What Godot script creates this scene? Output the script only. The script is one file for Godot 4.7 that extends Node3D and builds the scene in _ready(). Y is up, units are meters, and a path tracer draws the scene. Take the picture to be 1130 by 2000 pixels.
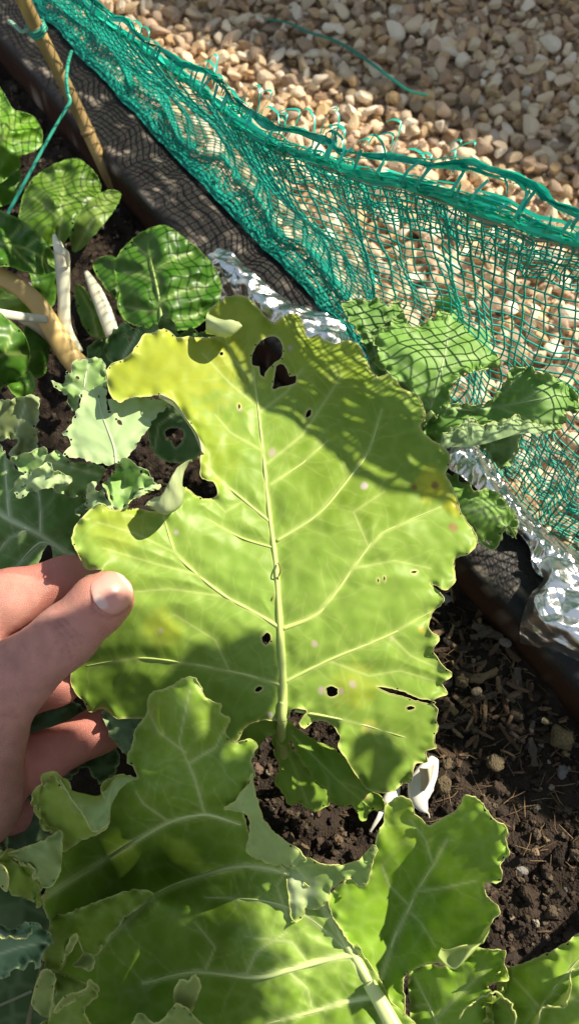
extends Node3D
# A hand holds up a yellowing kale leaf over a small vegetable bed: timber edging, green netting, tan gravel.
# Points are written as pixels of the 1130 x 2000 photograph plus a distance or a height above the soil, and turned into places in the garden (metres).

const F := 1664.3
const PITCH := 64.0
const EYE := Vector3(0, 0.375, 0)
var fwd := Vector3(0, -sin(deg_to_rad(PITCH)), -cos(deg_to_rad(PITCH)))
var up := Vector3(0, cos(deg_to_rad(PITCH)), -sin(deg_to_rad(PITCH)))
var rng := RandomNumberGenerator.new()
var nz := FastNoiseLite.new()
var soft := FastNoiseLite.new()
var cell := FastNoiseLite.new()
var M := {}
var used := {}

# ---------------------------------------------------------------- places
var sheet := Transform3D()   # when on_sheet is set, leaves are laid out on this plane instead: x, y and the height above it
var on_sheet := false

func P(x: float, y: float, d: float) -> Vector3:
	if on_sheet:
		return sheet * Vector3(x * 0.29 / F, y * 0.29 / F, d)
	return EYE + (Vector3(1, 0, 0) * ((x - 565.0) / F) + up * ((1000.0 - y) / F) + fwd) * d

func G(x: float, y: float, h: float) -> Vector3:
	var d := Vector3(1, 0, 0) * ((x - 565.0) / F) + up * ((1000.0 - y) / F) + fwd
	return EYE + d * ((h - EYE.y) / d.y)

func lin(r: float, g: float, b: float) -> Color:
	return Color(r, g, b)

# ---------------------------------------------------------------- nodes
func numbered(called: String) -> String:
	var n: int = used.get(called, -1) + 1
	used[called] = n
	return called if n == 0 else "%s_%03d" % [called, n]

func thing(called: String, label: String, category: String, at: Vector3, group := "") -> Node3D:
	var o := Node3D.new()
	o.name = numbered(called)
	add_child(o)
	o.position = at
	tag(o, label, category, group)
	return o

func tag(o: Node3D, label: String, category: String, group := "") -> void:
	o.set_meta("label", label)
	o.set_meta("category", category)
	if group:
		o.set_meta("group", group)

# a mesh that is given in garden coordinates, hung under a thing or a part without moving it
func part(parent: Node3D, called: String, mesh: Mesh, mat: Material) -> MeshInstance3D:
	var o := MeshInstance3D.new()
	o.name = called
	o.mesh = mesh
	for i in mesh.get_surface_count():
		o.set_surface_override_material(i, mat)
	parent.add_child(o, true)
	var g := Vector3.ZERO
	var p := parent
	while p != self:
		g += p.position
		p = p.get_parent()
	o.position = -g
	return o

func alone(called: String, mesh: Mesh, mat: Material) -> MeshInstance3D:
	var o := MeshInstance3D.new()
	o.name = numbered(called)
	o.mesh = mesh
	o.set_surface_override_material(0, mat)
	add_child(o, true)
	return o

func structure(called: String, mesh: Mesh, mat: Material) -> MeshInstance3D:
	var o := alone(called, mesh, mat)
	o.set_meta("kind", "structure")
	return o

# ---------------------------------------------------------------- mesh arrays
class Bag:
	var v := PackedVector3Array()
	var c := PackedColorArray()
	var i := PackedInt32Array()
	func put(p: Vector3, col: Color) -> int:
		v.append(p)
		c.append(col)
		return v.size() - 1
	func tri(a: int, b: int, d: int) -> void:
		i.append(a)
		i.append(b)
		i.append(d)
	func quad(a: int, b: int, d: int, e: int) -> void:
		i.append(a); i.append(b); i.append(d)
		i.append(a); i.append(d); i.append(e)
	func normals() -> PackedVector3Array:
		var n := PackedVector3Array()
		n.resize(v.size())
		for k in range(0, i.size(), 3):
			var a := i[k]
			var b := i[k + 1]
			var d := i[k + 2]
			var f := (v[d] - v[a]).cross(v[b] - v[a])
			n[a] += f
			n[b] += f
			n[d] += f
		for k in n.size():
			n[k] = n[k].normalized() if n[k].length_squared() > 0.0 else Vector3.UP
		return n
	func mesh(flat := false) -> ArrayMesh:
		var a := []
		a.resize(Mesh.ARRAY_MAX)
		if flat:
			var fv := PackedVector3Array()
			var fc := PackedColorArray()
			var fn := PackedVector3Array()
			for k in range(0, i.size(), 3):
				var n := (v[i[k + 2]] - v[i[k]]).cross(v[i[k + 1]] - v[i[k]]).normalized()
				for j in 3:
					fv.append(v[i[k + j]])
					fc.append(c[i[k + j]])
					fn.append(n)
			a[Mesh.ARRAY_VERTEX] = fv
			a[Mesh.ARRAY_COLOR] = fc
			a[Mesh.ARRAY_NORMAL] = fn
		else:
			a[Mesh.ARRAY_VERTEX] = v
			a[Mesh.ARRAY_COLOR] = c
			a[Mesh.ARRAY_NORMAL] = normals()
			a[Mesh.ARRAY_INDEX] = i
		var m := ArrayMesh.new()
		m.add_surface_from_arrays(Mesh.PRIMITIVE_TRIANGLES, a)
		return m

func cat(a, b, c, d, t: float):
	return 0.5 * ((2.0 * b) + (c - a) * t + (2.0 * a - 5.0 * b + 4.0 * c - d) * t * t + (3.0 * b - a - 3.0 * c + d) * t * t * t)

func curve(pts: PackedVector3Array, n: int) -> PackedVector3Array:
	var out := PackedVector3Array()
	var m := pts.size() - 1
	for k in n + 1:
		var s := float(k) / n * m
		var i := mini(int(s), m - 1)
		out.append(cat(pts[maxi(i - 1, 0)], pts[i], pts[i + 1], pts[mini(i + 2, m)], s - i))
	return out

# a swept tube; radii are given along it, flat squashes it along the view
func tube(bag: Bag, pts: PackedVector3Array, radii: Array, sides: int, col: Color, flat := 1.0, side := Vector3.ZERO, vary := 0.0) -> void:
	var base := bag.v.size()
	var last := pts.size() - 1
	var u := Vector3.ZERO
	for k in last + 1:
		var t := (pts[mini(k + 1, last)] - pts[maxi(k - 1, 0)]).normalized()
		if k == 0:
			u = side if side != Vector3.ZERO else (Vector3.UP if absf(t.y) < 0.9 else Vector3.RIGHT)
		u = (u - t * t.dot(u)).normalized()
		var w := t.cross(u)
		var s := float(k) / last * (radii.size() - 1)
		var i := mini(int(s), maxi(radii.size() - 2, 0))
		var r: float = radii[0] if radii.size() == 1 else lerpf(radii[i], radii[i + 1], s - i)
		var cc := col * (1.0 + vary * nz.get_noise_3d(pts[k].x * 3000.0, pts[k].y * 3000.0, pts[k].z * 3000.0))
		for j in sides:
			var a := TAU * j / sides
			bag.put(pts[k] + (u * cos(a) * flat + w * sin(a)) * r, cc)
	for k in last:
		for j in sides:
			var j2 := (j + 1) % sides
			bag.quad(base + k * sides + j, base + (k + 1) * sides + j, base + (k + 1) * sides + j2, base + k * sides + j2)
	for e in [0, last]:
		var m := bag.put(pts[e], bag.c[base + e * sides])
		for j in sides:
			var j2 := (j + 1) % sides
			if e == 0:
				bag.tri(m, base + j, base + j2)
			else:
				bag.tri(m, base + e * sides + j2, base + e * sides + j)

func ribbon(bag: Bag, pts: PackedVector3Array, across: PackedVector3Array, col: Color) -> void:
	var base := bag.v.size()
	for k in pts.size():
		var cc := col * (1.0 + 0.35 * nz.get_noise_3d(pts[k].x * 4000.0, pts[k].y * 4000.0, pts[k].z * 4000.0))
		bag.put(pts[k] - across[k], cc)
		bag.put(pts[k] + across[k], cc)
	for k in pts.size() - 1:
		bag.quad(base + k * 2, base + k * 2 + 2, base + k * 2 + 3, base + k * 2 + 1)

# ---------------------------------------------------------------- leaves
# thin plate spline through [x, y, distance] points
func plate(ctrl: Array) -> Dictionary:
	var n := ctrl.size()
	var a := []
	for i in n + 3:
		var row := PackedFloat64Array()
		row.resize(n + 4)
		a.append(row)
	for i in n:
		for j in n:
			var r2 := (pow(ctrl[i][0] - ctrl[j][0], 2) + pow(ctrl[i][1] - ctrl[j][1], 2)) * 1e-6
			a[i][j] = r2 * log(r2 + 1e-9) + (1e-4 if i == j else 0.0)
		a[i][n] = 1.0
		a[i][n + 1] = ctrl[i][0] * 1e-3
		a[i][n + 2] = ctrl[i][1] * 1e-3
		a[n][i] = 1.0
		a[n + 1][i] = ctrl[i][0] * 1e-3
		a[n + 2][i] = ctrl[i][1] * 1e-3
		a[i][n + 3] = ctrl[i][2]
	var m := n + 3
	for k in m:
		var best := k
		for i in range(k + 1, m):
			if absf(a[i][k]) > absf(a[best][k]):
				best = i
		var t = a[k]; a[k] = a[best]; a[best] = t
		for i in range(k + 1, m):
			var f: float = a[i][k] / a[k][k]
			if f != 0.0:
				for j in range(k, m + 1):
					a[i][j] -= f * a[k][j]
	var w := PackedFloat64Array()
	w.resize(m)
	for k in range(m - 1, -1, -1):
		var s: float = a[k][m]
		for j in range(k + 1, m):
			s -= a[k][j] * w[j]
		w[k] = s / a[k][k]
	var px := PackedFloat64Array()
	var py := PackedFloat64Array()
	for q in ctrl:
		px.append(q[0] * 1e-3)
		py.append(q[1] * 1e-3)
	return {"w": w, "x": px, "y": py}

func plate_at(t: Dictionary, x: float, y: float) -> float:
	var w: PackedFloat64Array = t.w
	var px: PackedFloat64Array = t.x
	var py: PackedFloat64Array = t.y
	var n := px.size()
	x *= 1e-3
	y *= 1e-3
	var s := w[n] + w[n + 1] * x + w[n + 2] * y
	for i in n:
		var r2 := (x - px[i]) * (x - px[i]) + (y - py[i]) * (y - py[i])
		s += w[i] * r2 * log(r2 + 1e-9)
	return s

func pairs(a: Array) -> PackedVector2Array:
	var o := PackedVector2Array()
	for k in range(0, a.size(), 2):
		o.append(Vector2(a[k], a[k + 1]))
	return o

func round_off(p: PackedVector2Array, step: float, teeth := 0.0, seed_ := 0.0) -> PackedVector2Array:
	var o := PackedVector2Array()
	var n := p.size()
	for k in n:
		var m := maxi(1, int(p[k].distance_to(p[(k + 1) % n]) / step))
		for j in m:
			var q: Vector2 = cat(p[(k + n - 1) % n], p[k], p[(k + 1) % n], p[(k + 2) % n], float(j) / m)
			if teeth > 0.0:
				var nrm: Vector2 = (p[(k + 1) % n] - p[k]).normalized().orthogonal()
				q += nrm * teeth * (nz.get_noise_2d(q.x * 9.0 + seed_, q.y * 9.0) + 0.6 * nz.get_noise_2d(q.x * 28.0 + seed_, q.y * 28.0))
			o.append(q)
	return o

func ellipse(h: Array) -> PackedVector2Array:
	if h.size() > 5:
		return round_off(pairs(h), 5.0, 1.6)
	var o := PackedVector2Array()
	for k in 14:
		var a := TAU * k / 14.0
		var w: float = 1.0 + 0.35 * nz.get_noise_2d(h[0] * 7.0 + k * 40.0, h[1] * 5.0)
		o.append(Vector2(h[0], h[1]) + Vector2(cos(a) * h[2] * w, sin(a) * h[3] * w).rotated(h[4] if h.size() > 4 else 0.0))
	return o

# stamps the distance to a line into a grid
func stamp(grid: PackedFloat32Array, nx: int, ny: int, org: Vector2, step: float, a: Vector2, b: Vector2, wa: float, wb: float, reach: float) -> PackedFloat32Array:
	var x0 := maxi(0, int((minf(a.x, b.x) - reach - org.x) / step))
	var x1 := mini(nx, int((maxf(a.x, b.x) + reach - org.x) / step) + 1)
	var y0 := maxi(0, int((minf(a.y, b.y) - reach - org.y) / step))
	var y1 := mini(ny, int((maxf(a.y, b.y) + reach - org.y) / step) + 1)
	var ab := b - a
	var l2 := maxf(ab.length_squared(), 1e-6)
	for y in range(y0, y1 + 1):
		for x in range(x0, x1 + 1):
			var p := org + Vector2(x, y) * step
			var t := clampf((p - a).dot(ab) / l2, 0.0, 1.0)
			var d := p.distance_to(a + ab * t) - lerpf(wa, wb, t)
			var k := y * (nx + 1) + x
			if d < grid[k]:
				grid[k] = d
	return grid

# A leaf blade: an outline with holes, bent through the given distances, quilted between its veins. o:
# ctrl, holes, veins [[w0, w1, x, y, ...]], col, vein_col, edge_col, step, quilt, fine, ruffle, teeth, spots [[x, y, r, colour]], mat, rim
func leaf(parent: Node3D, called: String, outline: Array, o: Dictionary) -> MeshInstance3D:
	var step: float = o.get("step", 5.0)
	var sd: float = outline[0] * 3.7 + outline[1] * 1.3
	var poly := round_off(pairs(outline), 5.0, o.get("teeth", 2.5), sd)
	var loops: Array[PackedVector2Array] = [poly]
	for h in o.get("holes", []):
		loops.append(ellipse(h))
	var lo := poly[0]
	var hi := poly[0]
	for q in poly:
		lo = lo.min(q)
		hi = hi.max(q)
	lo -= Vector2(step, step)
	var nx := int((hi.x - lo.x) / step) + 2
	var ny := int((hi.y - lo.y) / step) + 2
	var w1 := nx + 1
	var inside := PackedByteArray()
	inside.resize(w1 * (ny + 1))
	for y in ny + 1:
		var py := lo.y + y * step + 0.0137
		var xs := PackedFloat32Array()
		for lp in loops:
			for k in lp.size():
				var a := lp[k]
				var b := lp[(k + 1) % lp.size()]
				if (a.y > py) != (b.y > py):
					xs.append(a.x + (b.x - a.x) * (py - a.y) / (b.y - a.y))
		xs.sort()
		for k in range(0, xs.size() - 1, 2):
			for x in range(maxi(0, ceili((xs[k] - lo.x) / step)), mini(nx, floori((xs[k + 1] - lo.x) / step)) + 1):
				inside[y * w1 + x] = 1
	var crossed := PackedByteArray()
	crossed.resize(nx * ny)
	var ed := PackedFloat32Array()
	ed.resize(w1 * (ny + 1))
	ed.fill(34.0)
	var vd := ed.duplicate()
	var hd := ed.duplicate()
	for lp in loops:
		for k in lp.size():
			var a := lp[k]
			var b := lp[(k + 1) % lp.size()]
			if lp == poly:
				ed = stamp(ed, nx, ny, lo, step, a, b, 0.0, 0.0, 34.0)
			else:
				hd = stamp(hd, nx, ny, lo, step, a, b, 0.0, 0.0, 9.0)
			var m := maxi(1, int(a.distance_to(b) / (step * 0.2)))
			for j in m:
				var q := (a.lerp(b, float(j) / m) - lo) / step
				crossed[clampi(int(q.y), 0, ny - 1) * nx + clampi(int(q.x), 0, nx - 1)] = 1
	var veins: Array = o.get("veins", [])
	var twigs := []
	# finer veins branch off the given ones
	if o.has("branch"):
		var br := RandomNumberGenerator.new()
		br.seed = int(absf(sd) * 10.0)
		for vn in veins:
			var n: int = (vn.size() - 2) / 2
			for k in n - 1:
				var a := Vector2(vn[2 + k * 2], vn[3 + k * 2])
				var b := Vector2(vn[4 + k * 2], vn[5 + k * 2])
				var m: int = int(a.distance_to(b) / float(o.branch) * 2.0)
				for j in m:
					var q := a.lerp(b, (j + br.randf()) / m)
					var dir := (b - a).normalized().rotated((1.0 if (j + k) % 2 else -1.0) * br.randf_range(0.65, 1.25))
					var line := [q.x, q.y]
					for st in br.randi_range(2, 5):
						q += dir * br.randf_range(10.0, 22.0)
						dir = dir.rotated(br.randf_range(-0.45, 0.45))
						line.append(q.x)
						line.append(q.y)
					twigs.append(line)
	for vn in veins:
		var n: int = (vn.size() - 2) / 2
		for k in n - 1:
			vd = stamp(vd, nx, ny, lo, step, Vector2(vn[2 + k * 2], vn[3 + k * 2]), Vector2(vn[4 + k * 2], vn[5 + k * 2]), lerpf(vn[0], vn[1], float(k) / (n - 1)) * 0.5, lerpf(vn[0], vn[1], float(k + 1) / (n - 1)) * 0.5, 40.0)
	var fd := hd.duplicate()
	fd.fill(34.0)
	for tw in twigs:
		var n: int = tw.size() / 2
		for k in n - 1:
			fd = stamp(fd, nx, ny, lo, step, Vector2(tw[k * 2], tw[k * 2 + 1]), Vector2(tw[k * 2 + 2], tw[k * 2 + 3]), 0.9 - 1.2 * k / n, 0.9 - 1.2 * (k + 1) / n, 6.0)
	var tp := plate(o.ctrl)
	var quilt: float = o.get("quilt", 0.0012)
	var fine: float = o.get("fine", 0.0003)
	var ruffle: float = o.get("ruffle", 0.002)
	var rf: float = o.get("ruffle_freq", 3.2)
	var col: Color = o.get("col", lin(0.2, 0.34, 0.04))
	var vcol: Color = o.get("vein_col", lin(0.42, 0.55, 0.16))
	var ecol: Color = o.get("edge_col", lin(0.45, 0.5, 0.12))
	var spots: Array = o.get("spots", [])
	var mottle: float = o.get("mottle", 0.16)
	var shape := func(x: float, y: float, e: float, vv: float) -> float:
		var d := plate_at(tp, x, y)
		var s := smoothstep(0.0, 30.0, vv)
		d -= quilt * (s - 0.5) * (1.0 + 0.6 * soft.get_noise_2d(x * 2.0 + sd, y * 2.0))
		d -= quilt * 0.7 * soft.get_noise_2d(x * 2.6 + sd, y * 2.6)
		var cv := cell.get_noise_2d(x + sd, y)
		d -= fine * (cv + 0.5)
		d -= ruffle * (exp(-e / 10.0) - 0.033) * soft.get_noise_2d(x * rf + sd * 2.0, y * rf)
		return d
	var paint := func(x: float, y: float, e: float, vv: float, ff: float) -> Color:
		var c := col
		for s in spots:
			var r: float = Vector2(x - s[0], y - s[1]).length() / s[2]
			if r < 1.4:
				c = c.lerp(s[3], (1.0 - smoothstep(0.45, 1.4, r + 0.45 * nz.get_noise_2d(x * 6.0, y * 6.0))) * (s[4] if s.size() > 4 else 1.0))
		c = c * (1.0 + mottle * nz.get_noise_2d(x * 1.6 + sd, y * 1.6) + 0.5 * mottle * nz.get_noise_2d(x * 12.0, y * 12.0 + sd))
		var cv := cell.get_noise_2d(x + sd, y)
		c = c.lerp(vcol, 0.09 * (1.0 - smoothstep(-1.0, -0.6, cv)))
		c = c.lerp(vcol, o.get("twig", 0.24) * (1.0 - smoothstep(-1.0, 2.6, ff)))
		c = c.lerp(vcol, 0.66 * (1.0 - smoothstep(-1.0, 2.6, vv)) + 0.12 * (1.0 - smoothstep(2.0, 12.0, vv)))
		c = c.lerp(ecol, 0.75 * (1.0 - smoothstep(0.5, 4.5, e)))
		return c
	var at := func(g: PackedFloat32Array, x: float, y: float) -> float:
		var q := (Vector2(x, y) - lo) / step
		var ix := clampi(int(q.x), 0, nx - 1)
		var iy := clampi(int(q.y), 0, ny - 1)
		var fx := q.x - ix
		var fy := q.y - iy
		return lerpf(lerpf(g[iy * w1 + ix], g[iy * w1 + ix + 1], fx), lerpf(g[iy * w1 + w1 + ix], g[iy * w1 + w1 + ix + 1], fx), fy)
	var bag := Bag.new()
	var index := PackedInt32Array()
	index.resize(w1 * (ny + 1))
	index.fill(-1)
	for y in ny + 1:
		for x in nx + 1:
			var k := y * w1 + x
			if inside[k]:
				var px := lo.x + x * step
				var py := lo.y + y * step
				index[k] = bag.put(P(px, py, shape.call(px, py, ed[k], vd[k])), paint.call(px, py, minf(ed[k], hd[k]), vd[k], fd[k]))
	var extra := {}
	for y in ny:
		for x in nx:
			var k := y * w1 + x
			if not crossed[y * nx + x]:
				if inside[k] and inside[k + 1] and inside[k + w1] and inside[k + w1 + 1]:
					bag.quad(index[k], index[k + 1], index[k + w1 + 1], index[k + w1])
				continue
			var a := lo + Vector2(x, y) * step
			var pieces := [PackedVector2Array([a, a + Vector2(step, 0), a + Vector2(step, step), a + Vector2(0, step)])]
			for n in loops.size():
				var next := []
				for pc in pieces:
					for r in (Geometry2D.intersect_polygons(pc, loops[n]) if n == 0 else Geometry2D.clip_polygons(pc, loops[n])):
						if not Geometry2D.is_polygon_clockwise(r):
							next.append(r)
				pieces = next
			for pc in pieces:
				var tr := Geometry2D.triangulate_polygon(pc)
				var ids := PackedInt32Array()
				for q: Vector2 in pc:
					var g := (q - lo) / step
					var gi := Vector2i(roundi(g.x), roundi(g.y))
					var id := -1
					if g.distance_to(Vector2(gi)) < 0.01:
						id = index[gi.y * w1 + gi.x]
					if id < 0:
						var key := Vector2i(roundi(q.x * 50.0), roundi(q.y * 50.0))
						id = extra.get(key, -1)
						if id < 0:
							var e: float = at.call(ed, q.x, q.y)
							var vv: float = at.call(vd, q.x, q.y)
							id = bag.put(P(q.x, q.y, shape.call(q.x, q.y, e, vv)), paint.call(q.x, q.y, minf(e, at.call(hd, q.x, q.y)), vv, at.call(fd, q.x, q.y)))
							extra[key] = id
					ids.append(id)
				for t in range(0, tr.size(), 3):
					var p0: Vector2 = pc[tr[t]]
					var turn: float = (pc[tr[t + 1]] - p0).cross(pc[tr[t + 2]] - p0)
					if turn > 0.0:
						bag.tri(ids[tr[t]], ids[tr[t + 1]], ids[tr[t + 2]])
					else:
						bag.tri(ids[tr[t]], ids[tr[t + 2]], ids[tr[t + 1]])
	# the thickness of the blade's margin
	var rim: float = o.get("rim", 1.3)
	if rim > 0.0:
		for lp in loops:
			var pts := PackedVector3Array()
			for k in lp.size() + 1:
				var q := lp[k % lp.size()]
				pts.append(P(q.x, q.y, shape.call(q.x, q.y, at.call(ed, q.x, q.y), at.call(vd, q.x, q.y))))
			tube(bag, pts, [rim * o.ctrl[0][2] / F * (1.0 if lp == poly else 0.7)], 4, ecol)
	var mesh := part(parent, called, bag.mesh(), o.get("mat", M.leaf))
	# midrib and side veins that stand out of the blade
	var first := true
	for vn in veins:
		if vn[0] < 4.5 and not o.get("all_veins", false):
			continue
		var n: int = (vn.size() - 2) / 2
		var flatp := PackedVector3Array()
		for k in n:
			flatp.append(Vector3(vn[2 + k * 2], vn[3 + k * 2], 0))
		var c2 := curve(flatp, n * 8)
		var pts := PackedVector3Array()
		var dd := 0.3
		for q in c2:
			dd = plate_at(tp, q.x, q.y) + quilt * 0.5
			dd += dd / F * 0.5 * lerpf(vn[0], vn[1], float(pts.size()) / c2.size()) * 0.5
			pts.append(P(q.x, q.y, dd))
		var vb := Bag.new()
		var k0: float = dd / F * 0.5
		tube(vb, pts, [vn[0] * k0, lerpf(vn[0], vn[1], 0.6) * k0, vn[1] * k0 * 0.35], 8, vcol * 1.05, 1.15 if vn[0] > 10.0 else 0.9, -fwd, 0.12)
		part(mesh, "midrib" if first and o.get("has_midrib", true) else "vein", vb.mesh(), M.vein)
		first = false
	return mesh

# a sheet through rows of [x, y, distance] points
func loft(parent: Node3D, called: String, rows: Array, o: Dictionary) -> MeshInstance3D:
	var nu: int = o.get("nu", 60)
	var nv: int = o.get("nv", 14)
	var cols: Array = o.get("cols", [lin(0.2, 0.34, 0.04)])
	var lines := []
	for r in rows:
		var p := PackedVector3Array()
		for q in r:
			p.append(Vector3(q[0], q[1], q[2]))
		lines.append(curve(p, nu))
	var bag := Bag.new()
	var wave: float = o.get("wave", 0.0)
	var sd: float = rows[0][0][0] * 2.1
	for j in nv + 1:
		var s := float(j) / nv * (lines.size() - 1)
		var i := mini(int(s), lines.size() - 2)
		for k in nu + 1:
			var q: Vector3 = cat(lines[maxi(i - 1, 0)][k], lines[i][k], lines[i + 1][k], lines[mini(i + 2, lines.size() - 1)][k], s - i)
			var edge := float(j) / nv
			q.z -= wave * edge * nz.get_noise_2d(q.x * 5.0 + sd, q.y * 5.0)
			q.x += wave * 2500.0 * edge * nz.get_noise_2d(q.x * 6.0, q.y * 6.0 + 70.0 + sd)
			q.y += wave * 2500.0 * edge * nz.get_noise_2d(q.x * 6.0 + 170.0, q.y * 6.0 + sd)
			q.z -= o.get("fine", 0.0002) * cell.get_noise_2d(q.x * 1.2 + sd, q.y * 1.2)
			var ci := mini(int(edge * (cols.size() - 1)), maxi(cols.size() - 2, 0))
			var c: Color = cols[0] if cols.size() == 1 else cols[ci].lerp(cols[ci + 1], edge * (cols.size() - 1) - ci)
			bag.put(P(q.x, q.y, q.z), c * (1.0 + 0.14 * nz.get_noise_2d(q.x * 5.0 + sd, q.y * 5.0)))
	for j in nv:
		for k in nu:
			var a := j * (nu + 1) + k
			bag.quad(a, a + 1, a + nu + 2, a + nu + 1)
	if o.has("rim"):
		var pts := PackedVector3Array()
		for k in nu + 1:
			pts.append(bag.v[nv * (nu + 1) + k])
		tube(bag, pts, [o.rim * rows[0][0][2] / F], 4, o.get("edge_col", lin(0.5, 0.56, 0.2)))
	return part(parent, called, bag.mesh(), o.get("mat", M.leaf))

# a frilled margin along [x, y, distance] points; it leans to the left of the way they run when wide is positive
func frill(parent: Node3D, called: String, path: Array, wide: float, amp: float, waves: float, cols: Array, o := {}) -> MeshInstance3D:
	var p := PackedVector3Array()
	for q in path:
		p.append(Vector3(q[0], q[1], q[2]))
	var nu := int(waves * 16.0)
	var nv := 8
	var line := curve(p, nu)
	var sd: float = path[0][0] * 1.7 + path[0][1]
	var bag := Bag.new()
	var rim := PackedVector3Array()
	for j in nv + 1:
		var v := float(j) / nv
		for k in nu + 1:
			var t := line[mini(k + 1, nu)] - line[maxi(k - 1, 0)]
			var t2 := Vector2(t.x, t.y).normalized()
			var n2 := Vector2(t2.y, -t2.x)
			var ph: float = float(k) / nu * waves * TAU + 4.0 * soft.get_noise_2d(k * 9.0 + sd, 10.0)
			var w: float = wide * (0.8 + 0.7 * soft.get_noise_2d(k * 16.0 + sd, 50.0))
			var taper := smoothstep(0.0, 0.08, float(k) / nu) * smoothstep(0.0, 0.08, 1.0 - float(k) / nu)
			w *= 0.25 + 0.75 * taper
			var q := line[k]
			var xy := Vector2(q.x, q.y) + n2 * w * v * (1.0 - 0.22 * v * (1.0 + sin(ph))) + t2 * absf(wide) * 0.4 * v * v * cos(ph)
			xy += n2 * absf(wide) * 0.10 * v * nz.get_noise_2d(k * 60.0 + sd, 90.0)
			var d: float = q.z - amp * taper * (pow(v, 1.4) * sin(ph) + o.get("curl", 0.3) * v * v)
			var c: Color = cols[0].lerp(cols[1], smoothstep(0.1, 1.0, v)) * (1.0 + 0.14 * nz.get_noise_2d(xy.x * 6.0, xy.y * 6.0))
			var at := P(xy.x, xy.y, d)
			bag.put(at, c)
			if j == nv:
				rim.append(at)
	for j in nv:
		for k in nu:
			var a := j * (nu + 1) + k
			bag.quad(a, a + 1, a + nu + 2, a + nu + 1)
	tube(bag, rim, [o.get("rim", 1.5) * path[0][2] / F], 4, o.get("edge_col", lin(0.52, 0.56, 0.2)))
	return part(parent, called, bag.mesh(), o.get("mat", M.leaf))

# a stalk through [x, y, distance] points with half widths in pixels
func stalk(parent: Node3D, called: String, pts: Array, half: Array, col: Color, mat: Material, flat := 0.8) -> MeshInstance3D:
	var p := PackedVector3Array()
	for q in pts:
		p.append(P(q[0], q[1], q[2]))
	var bag := Bag.new()
	var r := []
	for h in half:
		r.append(h * pts[0][2] / F)
	tube(bag, curve(p, 28), r, 14, col, flat, -fwd)
	for k in bag.v.size():
		var w := bag.v[k]
		bag.c[k] = bag.c[k] * (1.0 + 0.22 * soft.get_noise_3d(w.x * 2500.0, w.y * 2500.0, w.z * 2500.0))
	return part(parent, called, bag.mesh(), mat)

# ---------------------------------------------------------------- stones and crumbs
var ico_v := PackedVector3Array()
var ico_i := PackedInt32Array()

func make_ico(levels: int) -> void:
	var t := (1.0 + sqrt(5.0)) / 2.0
	ico_v = PackedVector3Array([Vector3(-1, t, 0), Vector3(1, t, 0), Vector3(-1, -t, 0), Vector3(1, -t, 0), Vector3(0, -1, t), Vector3(0, 1, t), Vector3(0, -1, -t), Vector3(0, 1, -t), Vector3(t, 0, -1), Vector3(t, 0, 1), Vector3(-t, 0, -1), Vector3(-t, 0, 1)])
	for k in 12:
		ico_v[k] = ico_v[k].normalized()
	ico_i = PackedInt32Array([0, 5, 11, 0, 1, 5, 0, 7, 1, 0, 10, 7, 0, 11, 10, 1, 9, 5, 5, 4, 11, 11, 2, 10, 10, 6, 7, 7, 8, 1, 3, 4, 9, 3, 2, 4, 3, 6, 2, 3, 8, 6, 3, 9, 8, 4, 5, 9, 2, 11, 4, 6, 10, 2, 8, 7, 6, 9, 1, 8])
	for l in levels:
		var mid := {}
		var out := PackedInt32Array()
		for k in range(0, ico_i.size(), 3):
			var m := []
			for j in 3:
				var a := ico_i[k + j]
				var b := ico_i[k + (j + 1) % 3]
				var key := Vector2i(mini(a, b), maxi(a, b))
				if not mid.has(key):
					ico_v.append((ico_v[a] + ico_v[b]).normalized())
					mid[key] = ico_v.size() - 1
				m.append(mid[key])
			out.append_array([ico_i[k], m[0], m[2], ico_i[k + 1], m[1], m[0], ico_i[k + 2], m[2], m[1], m[0], m[1], m[2]])
		ico_i = out

# a chip of broken stone: a ball cut by random planes
func chip(cuts: int, soft: float, col: Color) -> ArrayMesh:
	var pl := []
	for k in cuts:
		var n := Vector3(rng.randfn(), rng.randfn(), rng.randfn()).normalized()
		pl.append([n, rng.randf_range(0.42, 0.78)])
	var ax := Vector3(rng.randf_range(0.85, 1.3), rng.randf_range(0.6, 0.85), rng.randf_range(0.75, 1.0))
	var off := rng.randf() * 900.0
	var bag := Bag.new()
	for n in ico_v:
		var r := 1.0
		for q in pl:
			var c: float = n.dot(q[0])
			if c > 0.02:
				r = minf(r, q[1] / c)
		r = lerpf(r, 0.8, soft) * (1.0 + 0.02 * nz.get_noise_3d(n.x * 90.0 + off, n.y * 90.0, n.z * 90.0))
		var s := 1.0 + 0.22 * nz.get_noise_3d(n.x * 60.0 + off, n.y * 60.0, n.z * 60.0 + 50.0)
		bag.put(n * ax * r, Color(col.r * s, col.g * s, col.b * s))
	bag.i = ico_i
	return bag.mesh(true)

# a crumb of earth: a knobbly ball
func crumb() -> ArrayMesh:
	var off := rng.randf() * 900.0
	var bag := Bag.new()
	var ax := Vector3(rng.randf_range(0.8, 1.25), rng.randf_range(0.6, 0.9), rng.randf_range(0.8, 1.1))
	for n in ico_v:
		var r := 0.85 + 0.5 * nz.get_noise_3d(n.x * 110.0 + off, n.y * 110.0, n.z * 110.0) + 0.25 * nz.get_noise_3d(n.x * 300.0 + off, n.y * 300.0, n.z * 300.0)
		bag.put(n * ax * r, Color(1, 1, 1))
	bag.i = ico_i
	return bag.mesh()

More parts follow.
